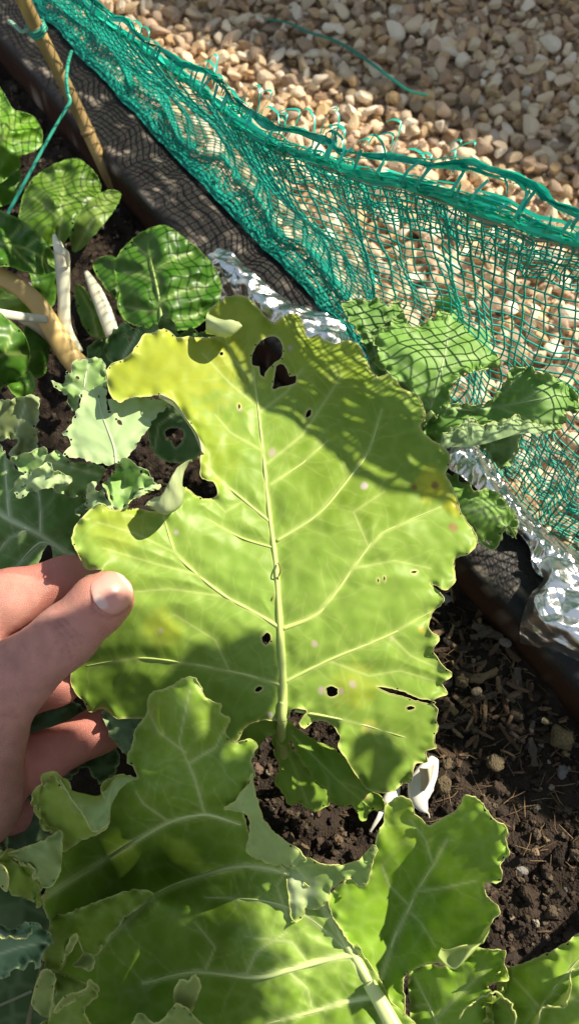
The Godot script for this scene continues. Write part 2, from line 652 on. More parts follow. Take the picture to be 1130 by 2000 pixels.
# a splinter of bark or wood
func splinter() -> ArrayMesh:
	var bag := Bag.new()
	var n := 7
	var bend := rng.randf_range(-0.16, 0.16)
	var wid := rng.randf_range(0.06, 0.2)
	for k in n + 1:
		var t := float(k) / n
		var w := wid * (0.72 + 0.3 * sin(t * PI)) * rng.randf_range(0.7, 1.25)
		var h := 0.07 * rng.randf_range(0.7, 1.3)
		var y := bend * (t - 0.5) * (t - 0.5) * 4.0
		for q in [Vector2(-1, -0.6), Vector2(-0.85, 0.7), Vector2(-0.1, 1.1), Vector2(0.7, 0.6), Vector2(1, -0.5)]:
			var s := rng.randf_range(0.8, 1.25)
			bag.put(Vector3(t - 0.5, y + q.y * h, q.x * w + rng.randf_range(-0.012, 0.012)), Color(s, s, s))
	for k in n:
		for j in 5:
			var j2 := (j + 1) % 5
			bag.quad(k * 5 + j, k * 5 + j2, k * 5 + 5 + j2, k * 5 + 5 + j)
	for j in 3:
		bag.tri(0, j + 2, j + 1)
		bag.tri(n * 5, n * 5 + j + 1, n * 5 + j + 2)
	return bag.mesh(true)

func scatter(parent: Node3D, called: String, mesh: Mesh, mat: Material, spots: Array) -> void:
	var mm := MultiMesh.new()
	mm.transform_format = MultiMesh.TRANSFORM_3D
	mm.use_colors = true
	mm.mesh = mesh
	mm.instance_count = spots.size()
	for k in spots.size():
		mm.set_instance_transform(k, spots[k][0])
		mm.set_instance_color(k, spots[k][1])
	var o := MultiMeshInstance3D.new()
	o.name = called
	o.multimesh = mm
	o.material_override = mat
	o.set_meta("kind", "stuff")
	parent.add_child(o, true)

func tumble(at: Vector3, size: float, flatness := 1.0) -> Transform3D:
	var b := Basis.from_euler(Vector3(rng.randf_range(-0.6, 0.6) * flatness, rng.randf() * TAU, rng.randf_range(-0.6, 0.6) * flatness))
	return Transform3D(b.scaled_local(Vector3.ONE * size), at)

func on_screen(w: Vector3) -> Vector3:
	var q := w - EYE
	var d := q.dot(fwd)
	return Vector3(565.0 + F * q.x / d, 1000.0 - F * q.dot(up) / d, d)

# ---------------------------------------------------------------- materials
func mat(col: Color, rough: float, o := {}) -> StandardMaterial3D:
	var m := StandardMaterial3D.new()
	m.albedo_color = col.linear_to_srgb()
	m.roughness = rough
	m.cull_mode = BaseMaterial3D.CULL_DISABLED
	m.vertex_color_use_as_albedo = o.get("tint", true)
	m.metallic = o.get("metal", 0.0)
	m.metallic_specular = o.get("spec", 0.5)
	if o.has("through"):
		m.backlight_enabled = true
		m.backlight = Color(1, 1, 1) * o.through
	if o.has("sss"):
		m.subsurf_scatter_enabled = true
		m.subsurf_scatter_strength = o.sss
	if o.has("relief"):
		var n := NoiseTexture2D.new()
		n.width = 512
		n.height = 512
		n.seamless = true
		var f := FastNoiseLite.new()
		f.seed = o.get("seed", 3)
		f.frequency = o.get("freq", 0.03)
		f.fractal_octaves = 5
		n.noise = f
		m.heightmap_enabled = true
		m.heightmap_texture = n
		m.heightmap_scale = o.relief
		m.uv1_triplanar = true
		m.uv1_world_triplanar = true
		m.uv1_scale = o.get("scale", Vector3(20, 20, 20))
	return m

func make_materials() -> void:
	M.leaf = mat(Color(1, 1, 1), 0.42, {"through": 0.62, "spec": 0.34})
	M.dull_leaf = mat(Color(1, 1, 1), 0.6, {"through": 0.5, "spec": 0.35})
	M.glossy_leaf = mat(Color(1, 1, 1), 0.38, {"through": 0.25, "spec": 0.36})
	M.vein = mat(Color(1, 1, 1), 0.45, {"through": 0.3})
	M.stalk = mat(Color(1, 1, 1), 0.38, {"sss": 0.1})
	M.stone = mat(Color(1, 1, 1), 0.75, {"relief": 0.04, "freq": 0.05, "scale": Vector3(30, 30, 30)})
	M.soil = mat(Color(1, 1, 1), 0.95, {"relief": 0.12, "freq": 0.06, "scale": Vector3(24, 24, 24), "spec": 0.3})
	M.wood = mat(Color(1, 1, 1), 0.8, {"relief": 0.03, "freq": 0.05, "scale": Vector3(40, 40, 40), "spec": 0.3})
	M.timber = mat(Color(1, 1, 1), 0.55, {"relief": 0.03, "freq": 0.05, "scale": Vector3(18, 18, 18), "spec": 0.45})
	M.net = mat(Color(1, 1, 1), 0.4, {"through": 0.7})
	M.cane = mat(Color(1, 1, 1), 0.5)
	M.foil = mat(Color(0.93, 0.94, 0.95), 0.3, {"metal": 1.0, "tint": false})
	M.foil_thin = mat(Color(0.84, 0.86, 0.88), 0.25, {"metal": 1.0, "tint": false})
	M.garlic = mat(Color(1, 1, 1), 0.35, {"through": 0.25})
	M.skin = mat(Color(1, 1, 1), 0.48, {"relief": 0.04, "freq": 0.09, "scale": Vector3(50, 50, 50), "sss": 0.12, "spec": 0.4})
	M.nail = mat(Color(1, 1, 1), 0.34, {"sss": 0.08})
	for k in M:
		M[k].resource_name = k

# ================================================================ the scene
func _ready() -> void:
	rng.seed = 20
	nz.seed = 5
	nz.frequency = 0.006
	nz.fractal_octaves = 3
	soft.seed = 9
	soft.frequency = 0.006
	soft.fractal_octaves = 2
	soft.fractal_gain = 0.3
	cell.seed = 8
	cell.noise_type = FastNoiseLite.TYPE_CELLULAR
	cell.frequency = 0.022
	cell.fractal_type = FastNoiseLite.FRACTAL_NONE
	cell.cellular_return_type = FastNoiseLite.RETURN_DISTANCE2_SUB
	cell.cellular_jitter = 1.0
	camera_and_light()
	make_materials()
	make_ico(2)
	fence()
	gravel()
	soil()
	timber()
	netting()
	foil()
	cane_and_twine()
	chard()
	kale_left()
	kale_right()
	kale_held()
	kale_front()
	kale_tall()
	garlic()
	hand()

func camera_and_light() -> void:
	var cam := Camera3D.new()
	cam.name = "camera"
	cam.fov = rad_to_deg(2.0 * atan(1000.0 / F))
	cam.position = EYE
	cam.rotation_degrees = Vector3(-PITCH, 0, 0)
	cam.near = 0.01
	cam.far = 200.0
	cam.current = true
	var optics := CameraAttributesPhysical.new()
	optics.frustum_focal_length = 12.0 / (1000.0 / F)
	optics.frustum_focus_distance = 0.31
	optics.frustum_near = 0.01
	optics.frustum_far = 200.0
	optics.exposure_aperture = 11.0
	cam.attributes = optics
	add_child(cam)
	var env := Environment.new()
	var sky_mat := ProceduralSkyMaterial.new()
	sky_mat.sky_top_color = Color(0.52, 0.56, 0.62)
	sky_mat.sky_horizon_color = Color(0.86, 0.83, 0.78)
	sky_mat.sky_curve = 0.12
	sky_mat.ground_bottom_color = Color(0.22, 0.19, 0.15)
	sky_mat.ground_horizon_color = Color(0.6, 0.62, 0.6)
	var sky := Sky.new()
	sky.sky_material = sky_mat
	env.background_mode = Environment.BG_SKY
	env.sky = sky
	env.background_energy_multiplier = 0.82
	env.tonemap_mode = Environment.TONE_MAPPER_LINEAR
	env.tonemap_exposure = 1.85
	env.sdfgi_enabled = true
	env.ssao_enabled = true
	env.ssil_enabled = true
	var we := WorldEnvironment.new()
	we.name = "environment"
	we.environment = env
	add_child(we)
	var sun := DirectionalLight3D.new()
	sun.name = "sun"
	sun.light_energy = 1.6
	sun.light_color = Color(1.0, 0.95, 0.86)
	sun.light_angular_distance = 0.9
	sun.shadow_enabled = true
	add_child(sun)
	sun.look_at_from_position(Vector3.ZERO, -Vector3(0.64, 0.70, -0.32))

# the timber's frame: a runs along its inner top edge, q points into the bed
var edge_at := Vector3(-0.14389, 0.022, -0.45104)
var edge_n := Vector3(0.59019, 0, 0.80726)
var edge_q := Vector3(-0.80726, 0, 0.59019)

func across(w: Vector3) -> float:
	return (w - edge_at).dot(edge_q)

func stone_tone() -> Color:
	var tones := [lin(0.52, 0.36, 0.2), lin(0.6, 0.46, 0.3), lin(0.66, 0.55, 0.4), lin(0.5, 0.36, 0.22), lin(0.42, 0.28, 0.18), lin(0.62, 0.5, 0.37), lin(0.55, 0.41, 0.30), lin(0.68, 0.6, 0.5), lin(0.36, 0.27, 0.2)]
	var c: Color = tones[rng.randi() % tones.size()]
	return c * rng.randf_range(0.8, 1.12) * Color(1.16, 1.12, 1.04)

func gravel() -> void:
	var bag := Bag.new()
	# the bare ground outside the bed, out to the horizon
	for k in 2:
		for j in 2:
			bag.put(edge_at + edge_n * (-60.0 + 120.0 * k) + edge_q * (-0.03 - 60.0 * j) + Vector3(0, -0.080, 0), lin(0.36, 0.27, 0.18))
	bag.quad(0, 2, 3, 1)
	var bed := structure("gravel_path", bag.mesh(), M.stone)
	var kinds := []
	for k in 12:
		kinds.append(chip(rng.randi_range(8, 12), 0.0, lin(1, 1, 1)))
	var stones := []
	var org := G(700, 300, -0.05)
	for layer in 2:
		var gap := 0.0084 if layer == 0 else 0.0098
		for gx in range(-74, 74):
			for gz in range(-74, 74):
				var w := Vector3(org.x + (gx + rng.randf_range(-0.55, 0.55)) * gap, 0, org.z + (gz + rng.randf_range(-0.55, 0.55)) * gap)
				var size := rng.randf_range(0.0038, 0.0078) * (1.0 if rng.randf() < 0.9 else 1.25)
				w.y = -0.057 + 0.007 * layer + rng.randf_range(-0.0025, 0.003)
				var c := across(w)
				var s := on_screen(w)
				if c > -0.052 or s.x < -60 or s.x > 1500 or s.y < -160 or s.y > 1300:
					continue
				stones.append([tumble(w, size), stone_tone(), s, rng.randi() % 12, layer])
	for k in 5000:
		var w := Vector3(org.x + rng.randf_range(-0.6, 0.6), rng.randf_range(-0.056, -0.050), org.z + rng.randf_range(-0.6, 0.6))
		var s := on_screen(w)
		if across(w) < -0.052 and s.x > -60 and s.x < 1300 and s.y > -100 and s.y < 1250:
			stones.append([tumble(w, rng.randf_range(0.0012, 0.0032), 3.0), stone_tone() * 0.9, s, rng.randi() % 12, 0])
	# the nearest and topmost stones are pieces of their own; the rest is joined
	var order := []
	for k in stones.size():
		var s: Vector3 = stones[k][2]
		if stones[k][4] == 1 and s.x > 300 and s.x < 1120 and s.y > 5 and s.y < 1090 and s.y < 560 + (s.x - 300) * 0.55:
			order.append([s.z / stones[k][0].basis.x.length(), k])
	order.sort()
	var single := {}
	for k in mini(300, order.size()):
		single[order[k][1]] = true
	var rest := []
	for k in 12:
		rest.append([])
	var tinted := {}
	for k in stones.size():
		var s: Array = stones[k]
		if not single.has(k):
			rest[s[3]].append([s[0], s[1]])
			continue
		var tone := k % 16
		if not tinted.has(tone):
			var m: StandardMaterial3D = M.stone.duplicate()
			m.albedo_color = s[1].linear_to_srgb()
			tinted[tone] = m
		var o := MeshInstance3D.new()
		o.name = "stone"
		o.mesh = kinds[s[3]]
		o.material_override = tinted[tone]
		bed.add_child(o, true)
		o.transform = s[0]
	for k in 12:
		scatter(bed, "loose_gravel", kinds[k], M.stone, rest[k])
	var p := PackedVector3Array()
	for q in [[522, 38], [560, 44], [600, 62], [650, 78], [690, 100], [730, 128], [770, 158], [800, 178], [835, 186]]:
		p.append(G(q[0], q[1], -0.036))
	var tb := Bag.new()
	tube(tb, curve(p, 60), [0.0011, 0.0014, 0.0012], 6, lin(0.02, 0.28, 0.2), 0.5)
	tag(alone("net_thread", tb.mesh(), M.net), "loose green plastic thread lying across the shaded gravel beyond the net", "thread")

func soil_height(x: float, z: float) -> float:
	var h := 0.006 * nz.get_noise_2d(x * 2600.0, z * 2600.0) + 0.0045 * nz.get_noise_2d(x * 9000.0 + 300.0, z * 9000.0) + 0.002 * nz.get_noise_2d(x * 26000.0, z * 26000.0)
	return h - 0.004

func soil() -> void:
	var bag := Bag.new()
	var n := 300
	var step := 0.0023
	var org := Vector3(-0.42, 0, -0.56)
	var ids := PackedInt32Array()
	for j in n + 1:
		for k in n + 1:
			var x := org.x + k * step
			var z := org.z + j * step
			var s := 1.0 + 0.5 * nz.get_noise_2d(x * 5000.0 + 99.0, z * 5000.0) + 0.35 * nz.get_noise_2d(x * 20000.0, z * 20000.0 + 44.0)
			bag.put(Vector3(x, soil_height(x, z), z), lin(0.036, 0.027, 0.021) * s)
	for j in n:
		for k in n:
			var a := j * (n + 1) + k
			if across(bag.v[a]) > -0.006 and across(bag.v[a + 1]) > -0.006 and across(bag.v[a + n + 1]) > -0.006:
				bag.quad(a, a + 1, a + n + 2, a + n + 1)
	var bed := structure("soil", bag.mesh(), M.soil)
	# the wider garden beyond the dug patch
	var wide := Bag.new()
	for k in 2:
		for j in 2:
			wide.put(edge_at + edge_n * (-60.0 + 120.0 * k) + edge_q * (0.03 + 60.0 * j) + Vector3(0, -0.055, 0), lin(0.05, 0.034, 0.024))
	wide.quad(0, 1, 3, 2)
	structure("garden_ground", wide.mesh(), M.soil)
	var crumbs := [[], [], [], []]
	for k in 9000:
		var s := Vector2(rng.randf_range(-40, 1170), rng.randf_range(40, 1960))
		var g := G(s.x, s.y, 0.0)
		if across(g) < 0.004:
			continue
		if s.y > 1000 and s.x < 420:
			continue
		var size := rng.randf_range(0.0006, 0.0019)
		if rng.randf() < 0.09:
			size *= rng.randf_range(1.4, 2.6)
		g.y = soil_height(g.x, g.z) + size * 0.4
		var t: Color = [lin(0.040, 0.029, 0.022), lin(0.028, 0.021, 0.017), lin(0.055, 0.040, 0.029), lin(0.085, 0.066, 0.046)][rng.randi() % 4]
		if rng.randf() < 0.05:
			t = [lin(0.24, 0.2, 0.15), lin(0.2, 0.16, 0.09), lin(0.3, 0.26, 0.2), lin(0.16, 0.15, 0.15)][rng.randi() % 4]
		crumbs[k % 4].append([tumble(g, size, 3.0), t * rng.randf_range(0.7, 1.3)])
	for k in 4:
		scatter(bed, "soil_crumbs", crumb(), M.soil, crumbs[k])
	# chips of bark and wood
	var chips := []
	for k in 8:
		chips.append(splinter())
	var tones := []
	for c in [lin(0.12, 0.08, 0.05), lin(0.085, 0.055, 0.036), lin(0.17, 0.115, 0.07), lin(0.05, 0.035, 0.026), lin(0.10, 0.08, 0.065), lin(0.22, 0.155, 0.09)]:
		var m: StandardMaterial3D = M.wood.duplicate()
		m.albedo_color = c.linear_to_srgb()
		tones.append(m)
	for k in 290:
		var s := Vector2(rng.randf_range(835, 1160), 1150 + 330 * pow(rng.randf(), 1.1)) if k < 250 else Vector2(rng.randf_range(480, 1130), rng.randf_range(1400, 1880))
		if k > 275:
			s = Vector2(rng.randf_range(20, 290), rng.randf_range(110, 480))
		var g := G(s.x, s.y, 0.0)
		if across(g) < 0.004:
			continue
		var size := rng.randf_range(0.0035, 0.0105) if k < 250 else rng.randf_range(0.002, 0.005)
		g.y = soil_height(g.x, g.z) + 0.0016 + rng.randf() * 0.0016
		var o := MeshInstance3D.new()
		o.name = "wood_chip"
		o.mesh = chips[rng.randi() % 8]
		o.material_override = tones[rng.randi() % (6 if k < 250 else 2)]
		bed.add_child(o, true)
		o.transform = tumble(g, size * (1.0 if rng.randf() < 0.9 else 1.5), 0.45)
	var fibres := Bag.new()
	for k in 260:
		var s := Vector2(rng.randf_range(835, 1150), rng.randf_range(1150, 1700))
		var g := G(s.x, s.y, 0.0)
		if across(g) < 0.003:
			continue
		g.y = soil_height(g.x, g.z) + 0.002
		var d := Vector3(rng.randfn(), rng.randfn() * 0.25, rng.randfn()).normalized() * rng.randf_range(0.002, 0.006)
		var e := Vector3(rng.randfn(), 0.4, rng.randfn()) * 0.0008
		tube(fibres, PackedVector3Array([g - d, g + e, g + d]), [0.00016, 0.0002, 0.0001], 4, lin(0.2, 0.14, 0.08) * rng.randf_range(0.4, 1.3))
	var fb := part(bed, "root_fibres", fibres.mesh(), M.wood)
	fb.set_meta("kind", "stuff")
	# lumps and pebbles that can be told apart on the soil
	var lumps := [[1095, 1440, 0.0060, lin(0.12, 0.1, 0.055)], [865, 1535, 0.0046, lin(0.11, 0.088, 0.055)], [968, 1490, 0.0044, lin(0.10, 0.08, 0.05)], [872, 1492, 0.0030, lin(0.10, 0.08, 0.05)], [1063, 1408, 0.0026, lin(0.26, 0.22, 0.13)], [930, 1350, 0.0028, lin(0.28, 0.23, 0.16)], [900, 1330, 0.0040, lin(0.10, 0.08, 0.05)], [985, 1255, 0.0030, lin(0.17, 0.15, 0.14)], [870, 1168, 0.0032, lin(0.2, 0.2, 0.2)], [1018, 1700, 0.0026, lin(0.2, 0.19, 0.18)], [1045, 1665, 0.0024, lin(0.24, 0.17, 0.11)], [590, 1660, 0.0030, lin(0.14, 0.1, 0.06)], [660, 1640, 0.0026, lin(0.13, 0.09, 0.06)], [645, 1700, 0.0022, lin(0.35, 0.22, 0.17)], [118, 1362, 0.0050, lin(0.36, 0.31, 0.28)], [500, 1500, 0.0034, lin(0.13, 0.09, 0.07)]]
	for l in lumps:
		var o := MeshInstance3D.new()
		o.name = "pebble"
		o.mesh = crumb() if l[3].r < 0.15 else chip(6, 0.5, lin(1, 1, 1))
		var m: StandardMaterial3D = M.soil.duplicate()
		m.albedo_color = l[3].linear_to_srgb()
		o.material_override = m
		bed.add_child(o, true)
		var g := G(l[0], l[1], 0.004)
		o.transform = tumble(g, l[2])

func timber() -> void:
	var bag := Bag.new()
	var wd := 0.042
	# section, from the inner foot over the rounded top to the outer foot: [offset outwards, height below the top]
	var sec := [[0.0, -0.085], [0.0, -0.06], [0.0, -0.04], [0.0, -0.02], [0.0, -0.008], [0.001, -0.003], [0.003, -0.0008], [0.006, 0.0]]
	for k in 12:
		sec.append([0.006 + (wd - 0.012) * (k + 1) / 12.0, 0.0])
	sec.append_array([[wd - 0.002, -0.001], [wd, -0.004], [wd, -0.02], [wd, -0.05], [wd, -0.1]])
	var n := 420
	for k in n + 1:
		var t := -0.35 + 1.25 * k / n
		for s in sec:
			var p: Vector3 = edge_at + edge_n * t - edge_q * s[0] + Vector3(0, s[1], 0)
			var g := nz.get_noise_2d(t * 900.0, s[0] * 42000.0 + s[1] * 30000.0)
			var g2 := nz.get_noise_2d(t * 6000.0 + 400.0, (s[0] + s[1]) * 60000.0)
			p.y += 0.0009 * g + 0.0005 * g2
			p -= edge_q * (0.0007 * g)
			var c := lin(0.014, 0.0125, 0.012) * (1.0 + 0.8 * g + 0.5 * g2)
			if s[1] < -0.006 and s[0] < 0.01:
				c = lin(0.042, 0.019, 0.011) * (1.0 + 0.7 * g)
			if g2 > 0.34:
				c = c.lerp(lin(0.26, 0.22, 0.18), minf(1.0, (g2 - 0.34) * 4.0))
			bag.put(p, c)
	var m := sec.size()
	for k in n:
		for j in m - 1:
			bag.quad(k * m + j, k * m + j + 1, (k + 1) * m + j + 1, (k + 1) * m + j)
	tag(alone("timber_edging", bag.mesh(), M.timber), "dark weathered timber board edging the vegetable bed", "edging")

var net_n := PackedFloat32Array()

func net_at(s: float, t: float, rows: Array) -> Vector3:
	# s along the fence, t from the ground to the hem
	var m: int = rows[0].size() - 1
	var x := clampf(s, 0.0, 1.0) * m
	var i := mini(int(x), m - 1)
	var q := []
	if net_n.size():
		# evenly along the timber, whatever the spacing of the given points
		var want := lerpf(net_n[0], net_n[m], clampf(s, 0.0, 1.0))
		i = 0
		while i < m - 1 and net_n[i + 1] < want:
			i += 1
		x = i + clampf((want - net_n[i]) / (net_n[i + 1] - net_n[i]), 0.0, 1.0)
	for r in rows:
		q.append(cat(r[maxi(i - 1, 0)], r[i], r[i + 1], r[mini(i + 2, m)], x - i))
	var y := clampf(t, 0.0, 1.0) * (q.size() - 1)
	var j := mini(int(y), q.size() - 2)
	var p: Vector3 = cat(q[maxi(j - 1, 0)], q[j], q[j + 1], q[mini(j + 2, q.size() - 1)], y - j)
	var env := sin(clampf(t, 0.0, 1.0) * PI)
	var f := 0.0075 * soft.get_noise_2d(s * 2600.0, t * 160.0) + 0.0022 * soft.get_noise_2d(s * 7000.0 + 60.0, t * 420.0)
	p -= edge_q * f * (0.35 + env)
	p += edge_n * 0.004 * nz.get_noise_2d(s * 2200.0, t * 500.0 + 70.0) * (0.3 + env)
	return p

func netting() -> void:
	# the pale cord under the hem; the rest of the net hangs from it to the timber's outer edge, and further on to the gravel
	var top := []
	for k in 3:
		top.append(edge_at + edge_n * [-0.26, -0.15, -0.06][k] - edge_q * 0.034 + Vector3(0, 0.092 + 0.004 * k, 0))
	for q in [[-20, -150, 0.126], [85, -70, 0.13], [165, 0, 0.132], [235, 50, 0.135], [320, 118, 0.138], [420, 195, 0.141], [560, 285, 0.147], [690, 338, 0.156], [790, 360, 0.161], [890, 390, 0.165], [1015, 432, 0.166], [1130, 472, 0.168], [1300, 530, 0.169], [1500, 600, 0.162], [1800, 740, 0.150], [2300, 1050, 0.140]]:
		top.append(G(q[0], q[1], q[2]))
	var rows := [[], [], [], [], []]
	for w: Vector3 in top:
		var n := (w - edge_at).dot(edge_n)
		var off := across(w)
		net_n.append(n)
		var far := smoothstep(0.26, 0.42, n)
		var foot := edge_at + edge_n * n
		rows[0].append(foot - edge_q * (0.033 + 0.02 * far) + Vector3(0, 0.002 - 0.055 * far, 0))
		rows[1].append(foot - edge_q * (0.045 + 0.010 * far) + Vector3(0, 0.007 - 0.03 * far, 0))
		rows[2].append(foot + edge_q * lerpf(-0.054, off, 0.25) + Vector3(0, lerpf(0.0, w.y - 0.022, 0.33), 0))
		rows[3].append(foot + edge_q * (lerpf(-0.052, off, 0.75) - 0.004) + Vector3(0, lerpf(0.0, w.y - 0.022, 0.68), 0))
		rows[4].append(w)
	var root := thing("garden_net", "green plastic garden netting with a frayed rolled hem standing along the timber edging", "net", rows[0][11])
	var bag := Bag.new()
	var nu := int((net_n[-1] - net_n[0]) / 0.0044)
	var nv := 46
	var green := lin(0.016, 0.39, 0.30)
	# the weave as a grid of crossings, each a little out of place
	var grid := PackedVector3Array()
	for k in nu + 1:
		for j in nv + 1:
			var s := (k + 0.28 * soft.get_noise_2d(k * 30.0, j * 22.0) + 0.10 * rng.randf_range(-1, 1)) / nu
			var t := (j + 0.3 * soft.get_noise_2d(k * 30.0 + 500.0, j * 40.0) + 0.07 * rng.randf_range(-1, 1)) / nv
			s += 0.008 * sin(t * 3.0 + s * 9.0)
			t = lerpf(t, t * t, 0.25)
			grid.append(net_at(s, t, rows))
	for k in nu + 1:
		var pts := PackedVector3Array()
		for j in nv + 1:
			pts.append(grid[k * (nv + 1) + j] + edge_q * (0.0002 if (k + j) % 2 else -0.0002))
		tube(bag, pts, [rng.randf_range(0.00037, 0.00052)], 4, green * rng.randf_range(0.8, 1.25), 0.7, edge_n, 0.3)
	for j in nv + 1:
		var pts := PackedVector3Array()
		for k in nu + 1:
			pts.append(grid[k * (nv + 1) + j] - edge_q * (0.0002 if (k + j) % 2 else -0.0002))
		tube(bag, pts, [rng.randf_range(0.00037, 0.00052)], 4, green * rng.randf_range(0.8, 1.25), 0.8, Vector3.UP, 0.3)
	var mesh := part(root, "mesh", bag.mesh(), M.net)
	mesh.set_meta("kind", "stuff")
	# gathered folds at the foot, where the net is bunched on the timber
	var folds := Bag.new()
	for layer in [[0.0, 0.78, 0.0, 0.25, 220, 15], [0.76, 0.98, 0.27, 0.43, 70, 13], [0.58, 1.0, 0.83, 1.0, 170, 12]]:
		var fu: int = layer[4]
		var fv: int = layer[5]
		var fold := PackedVector3Array()
		for k in fu + 1:
			for j in fv + 1:
				var s: float = layer[0] + (layer[1] - layer[0]) * (k + 0.5 * soft.get_noise_2d(k * 26.0 + 90.0, j * 30.0) + 0.1 * rng.randf_range(-1, 1)) / fu
				var t: float = layer[2] + (layer[3] - layer[2]) * (j + 0.7 * soft.get_noise_2d(k * 22.0 + 700.0, j * 50.0)) / fv
				fold.append(net_at(s, t, rows) - edge_q * (0.002 + 0.0025 * soft.get_noise_2d(k * 34.0, j * 60.0)) + Vector3.UP * 0.0015)
		for k in fu + 1:
			var pts := PackedVector3Array()
			for j in fv + 1:
				pts.append(fold[k * (fv + 1) + j])
			tube(folds, pts, [rng.randf_range(0.0003, 0.00045)], 4, green * rng.randf_range(0.9, 1.4), 0.7, edge_n, 0.3)
		for j in fv + 1:
			var pts := PackedVector3Array()
			for k in fu + 1:
				pts.append(fold[k * (fv + 1) + j])
			tube(folds, pts, [rng.randf_range(0.0003, 0.0005)], 4, green * rng.randf_range(0.9, 1.4), 0.8, Vector3.UP, 0.3)
	var fd := part(root, "gathered_fold", folds.mesh(), M.net)
	fd.set_meta("kind", "stuff")
	# the rolled hem: ribbons that run along it, cross strands, a pale cord and loops of frayed selvage
	var hem := Bag.new()
	var lift := func(s: float, v: float, f: float) -> Vector3:
		var p := net_at(s, 0.985, rows)
		var d := (net_at(s, 1.0, rows) - net_at(s, 0.9, rows)).normalized()
		return p + d * (v * (0.0175 + 0.005 * smoothstep(0.68, 0.85, s)) - 0.001) + edge_q * (0.004 * sin(v * PI) + 0.0014 * nz.get_noise_2d(s * 9000.0, f * 90.0))
	var lanes := [0.0, 0.03, 0.06, 0.17, 0.23, 0.3, 0.36, 0.44, 0.5, 0.91, 0.95, 0.04, 0.09, 0.14, 0.2, 0.26, 0.33, 0.4, 0.55, 0.62, 0.88, 0.93, 0.97, 1.0]
	for f in lanes.size():
		var pts := PackedVector3Array()
		var acr := PackedVector3Array()
		for k in 301:
			var s := k / 300.0
			var v: float = lanes[f] * (1.0 + 0.22 * soft.get_noise_2d(s * 2600.0, 5.0)) + 0.085 * nz.get_noise_2d(s * 4200.0, f * 130.0)
			pts.append(lift.call(s, v, f))
			var a: float = 1.5 * soft.get_noise_2d(s * 6000.0, f * 50.0 + 300.0)
			acr.append((Vector3.UP * cos(a) + edge_q * (0.5 + sin(a))).normalized() * rng.randf_range(0.0009, 0.00115) * (1.0 if f < 19 else 0.9))
		ribbon(hem, pts, acr, green * rng.randf_range(1.0, 1.7))
	for f in 240:
		var s := (f + rng.randf_range(-1.2, 1.2)) / 240.0
		var v := rng.randf_range(0.1, 0.4)
		var pts := PackedVector3Array()
		var acr := PackedVector3Array()
		var sway := rng.randf_range(-0.006, 0.006)
		var top_v := 0.98 if rng.randf() < 0.6 else rng.randf_range(0.5, 0.8)
		for k in 8:
			var t := k / 7.0
			pts.append(lift.call(s + sway * sin(t * 2.5), lerpf(v, top_v, t), f % 9) + edge_q * 0.0022 * sin(t * PI))
			acr.append((edge_n + edge_q * 0.5 * rng.randf_range(-1, 1)).normalized() * 0.0006)
		ribbon(hem, pts, acr, green * rng.randf_range(1.0, 1.6))
	part(root, "rolled_hem", hem.mesh(), M.net)
	var cord := Bag.new()
	for f in 3:
		var pts := PackedVector3Array()
		for k in 161:
			var s := k / 160.0
			pts.append(lift.call(s, -0.08 - 0.05 * f + 0.06 * nz.get_noise_2d(s * 3000.0, f * 60.0), f) + edge_q * 0.001)
		tube(cord, pts, [0.0007], 5, lin(0.42, 0.42, 0.27), 0.5)
	part(root, "hem_cord", cord.mesh(), M.net)
	for f in 34:
		var s := rng.randf_range(0.4, 0.84)
		if f < 20:
			s = rng.randf_range(0.55, 0.73)
		var b := Bag.new()
		var p: Vector3 = lift.call(s, 0.9, f)
		var h := rng.randf_range(0.003, 0.0105) * (1.0 if f < 20 else 0.55)
		var wide := rng.randf_range(0.002, 0.006)
		var lean := rng.randf_range(-0.5, 0.5)
		var pts := PackedVector3Array()
		var acr := PackedVector3Array()
		for k in 13:
			var a := PI * k / 12.0
			pts.append(p + edge_n * (-cos(a) * wide + lean * h * sin(a)) + Vector3.UP * h * pow(sin(a), 0.7) - edge_q * h * 0.7 * sin(a) * rng.randf_range(0.9, 1.1))
			acr.append((edge_n * 0.3 + edge_q).normalized() * 0.00055)
		ribbon(b, pts, acr, green * rng.randf_range(0.9, 1.3))
		part(root, "frayed_loop", b.mesh(), M.net)

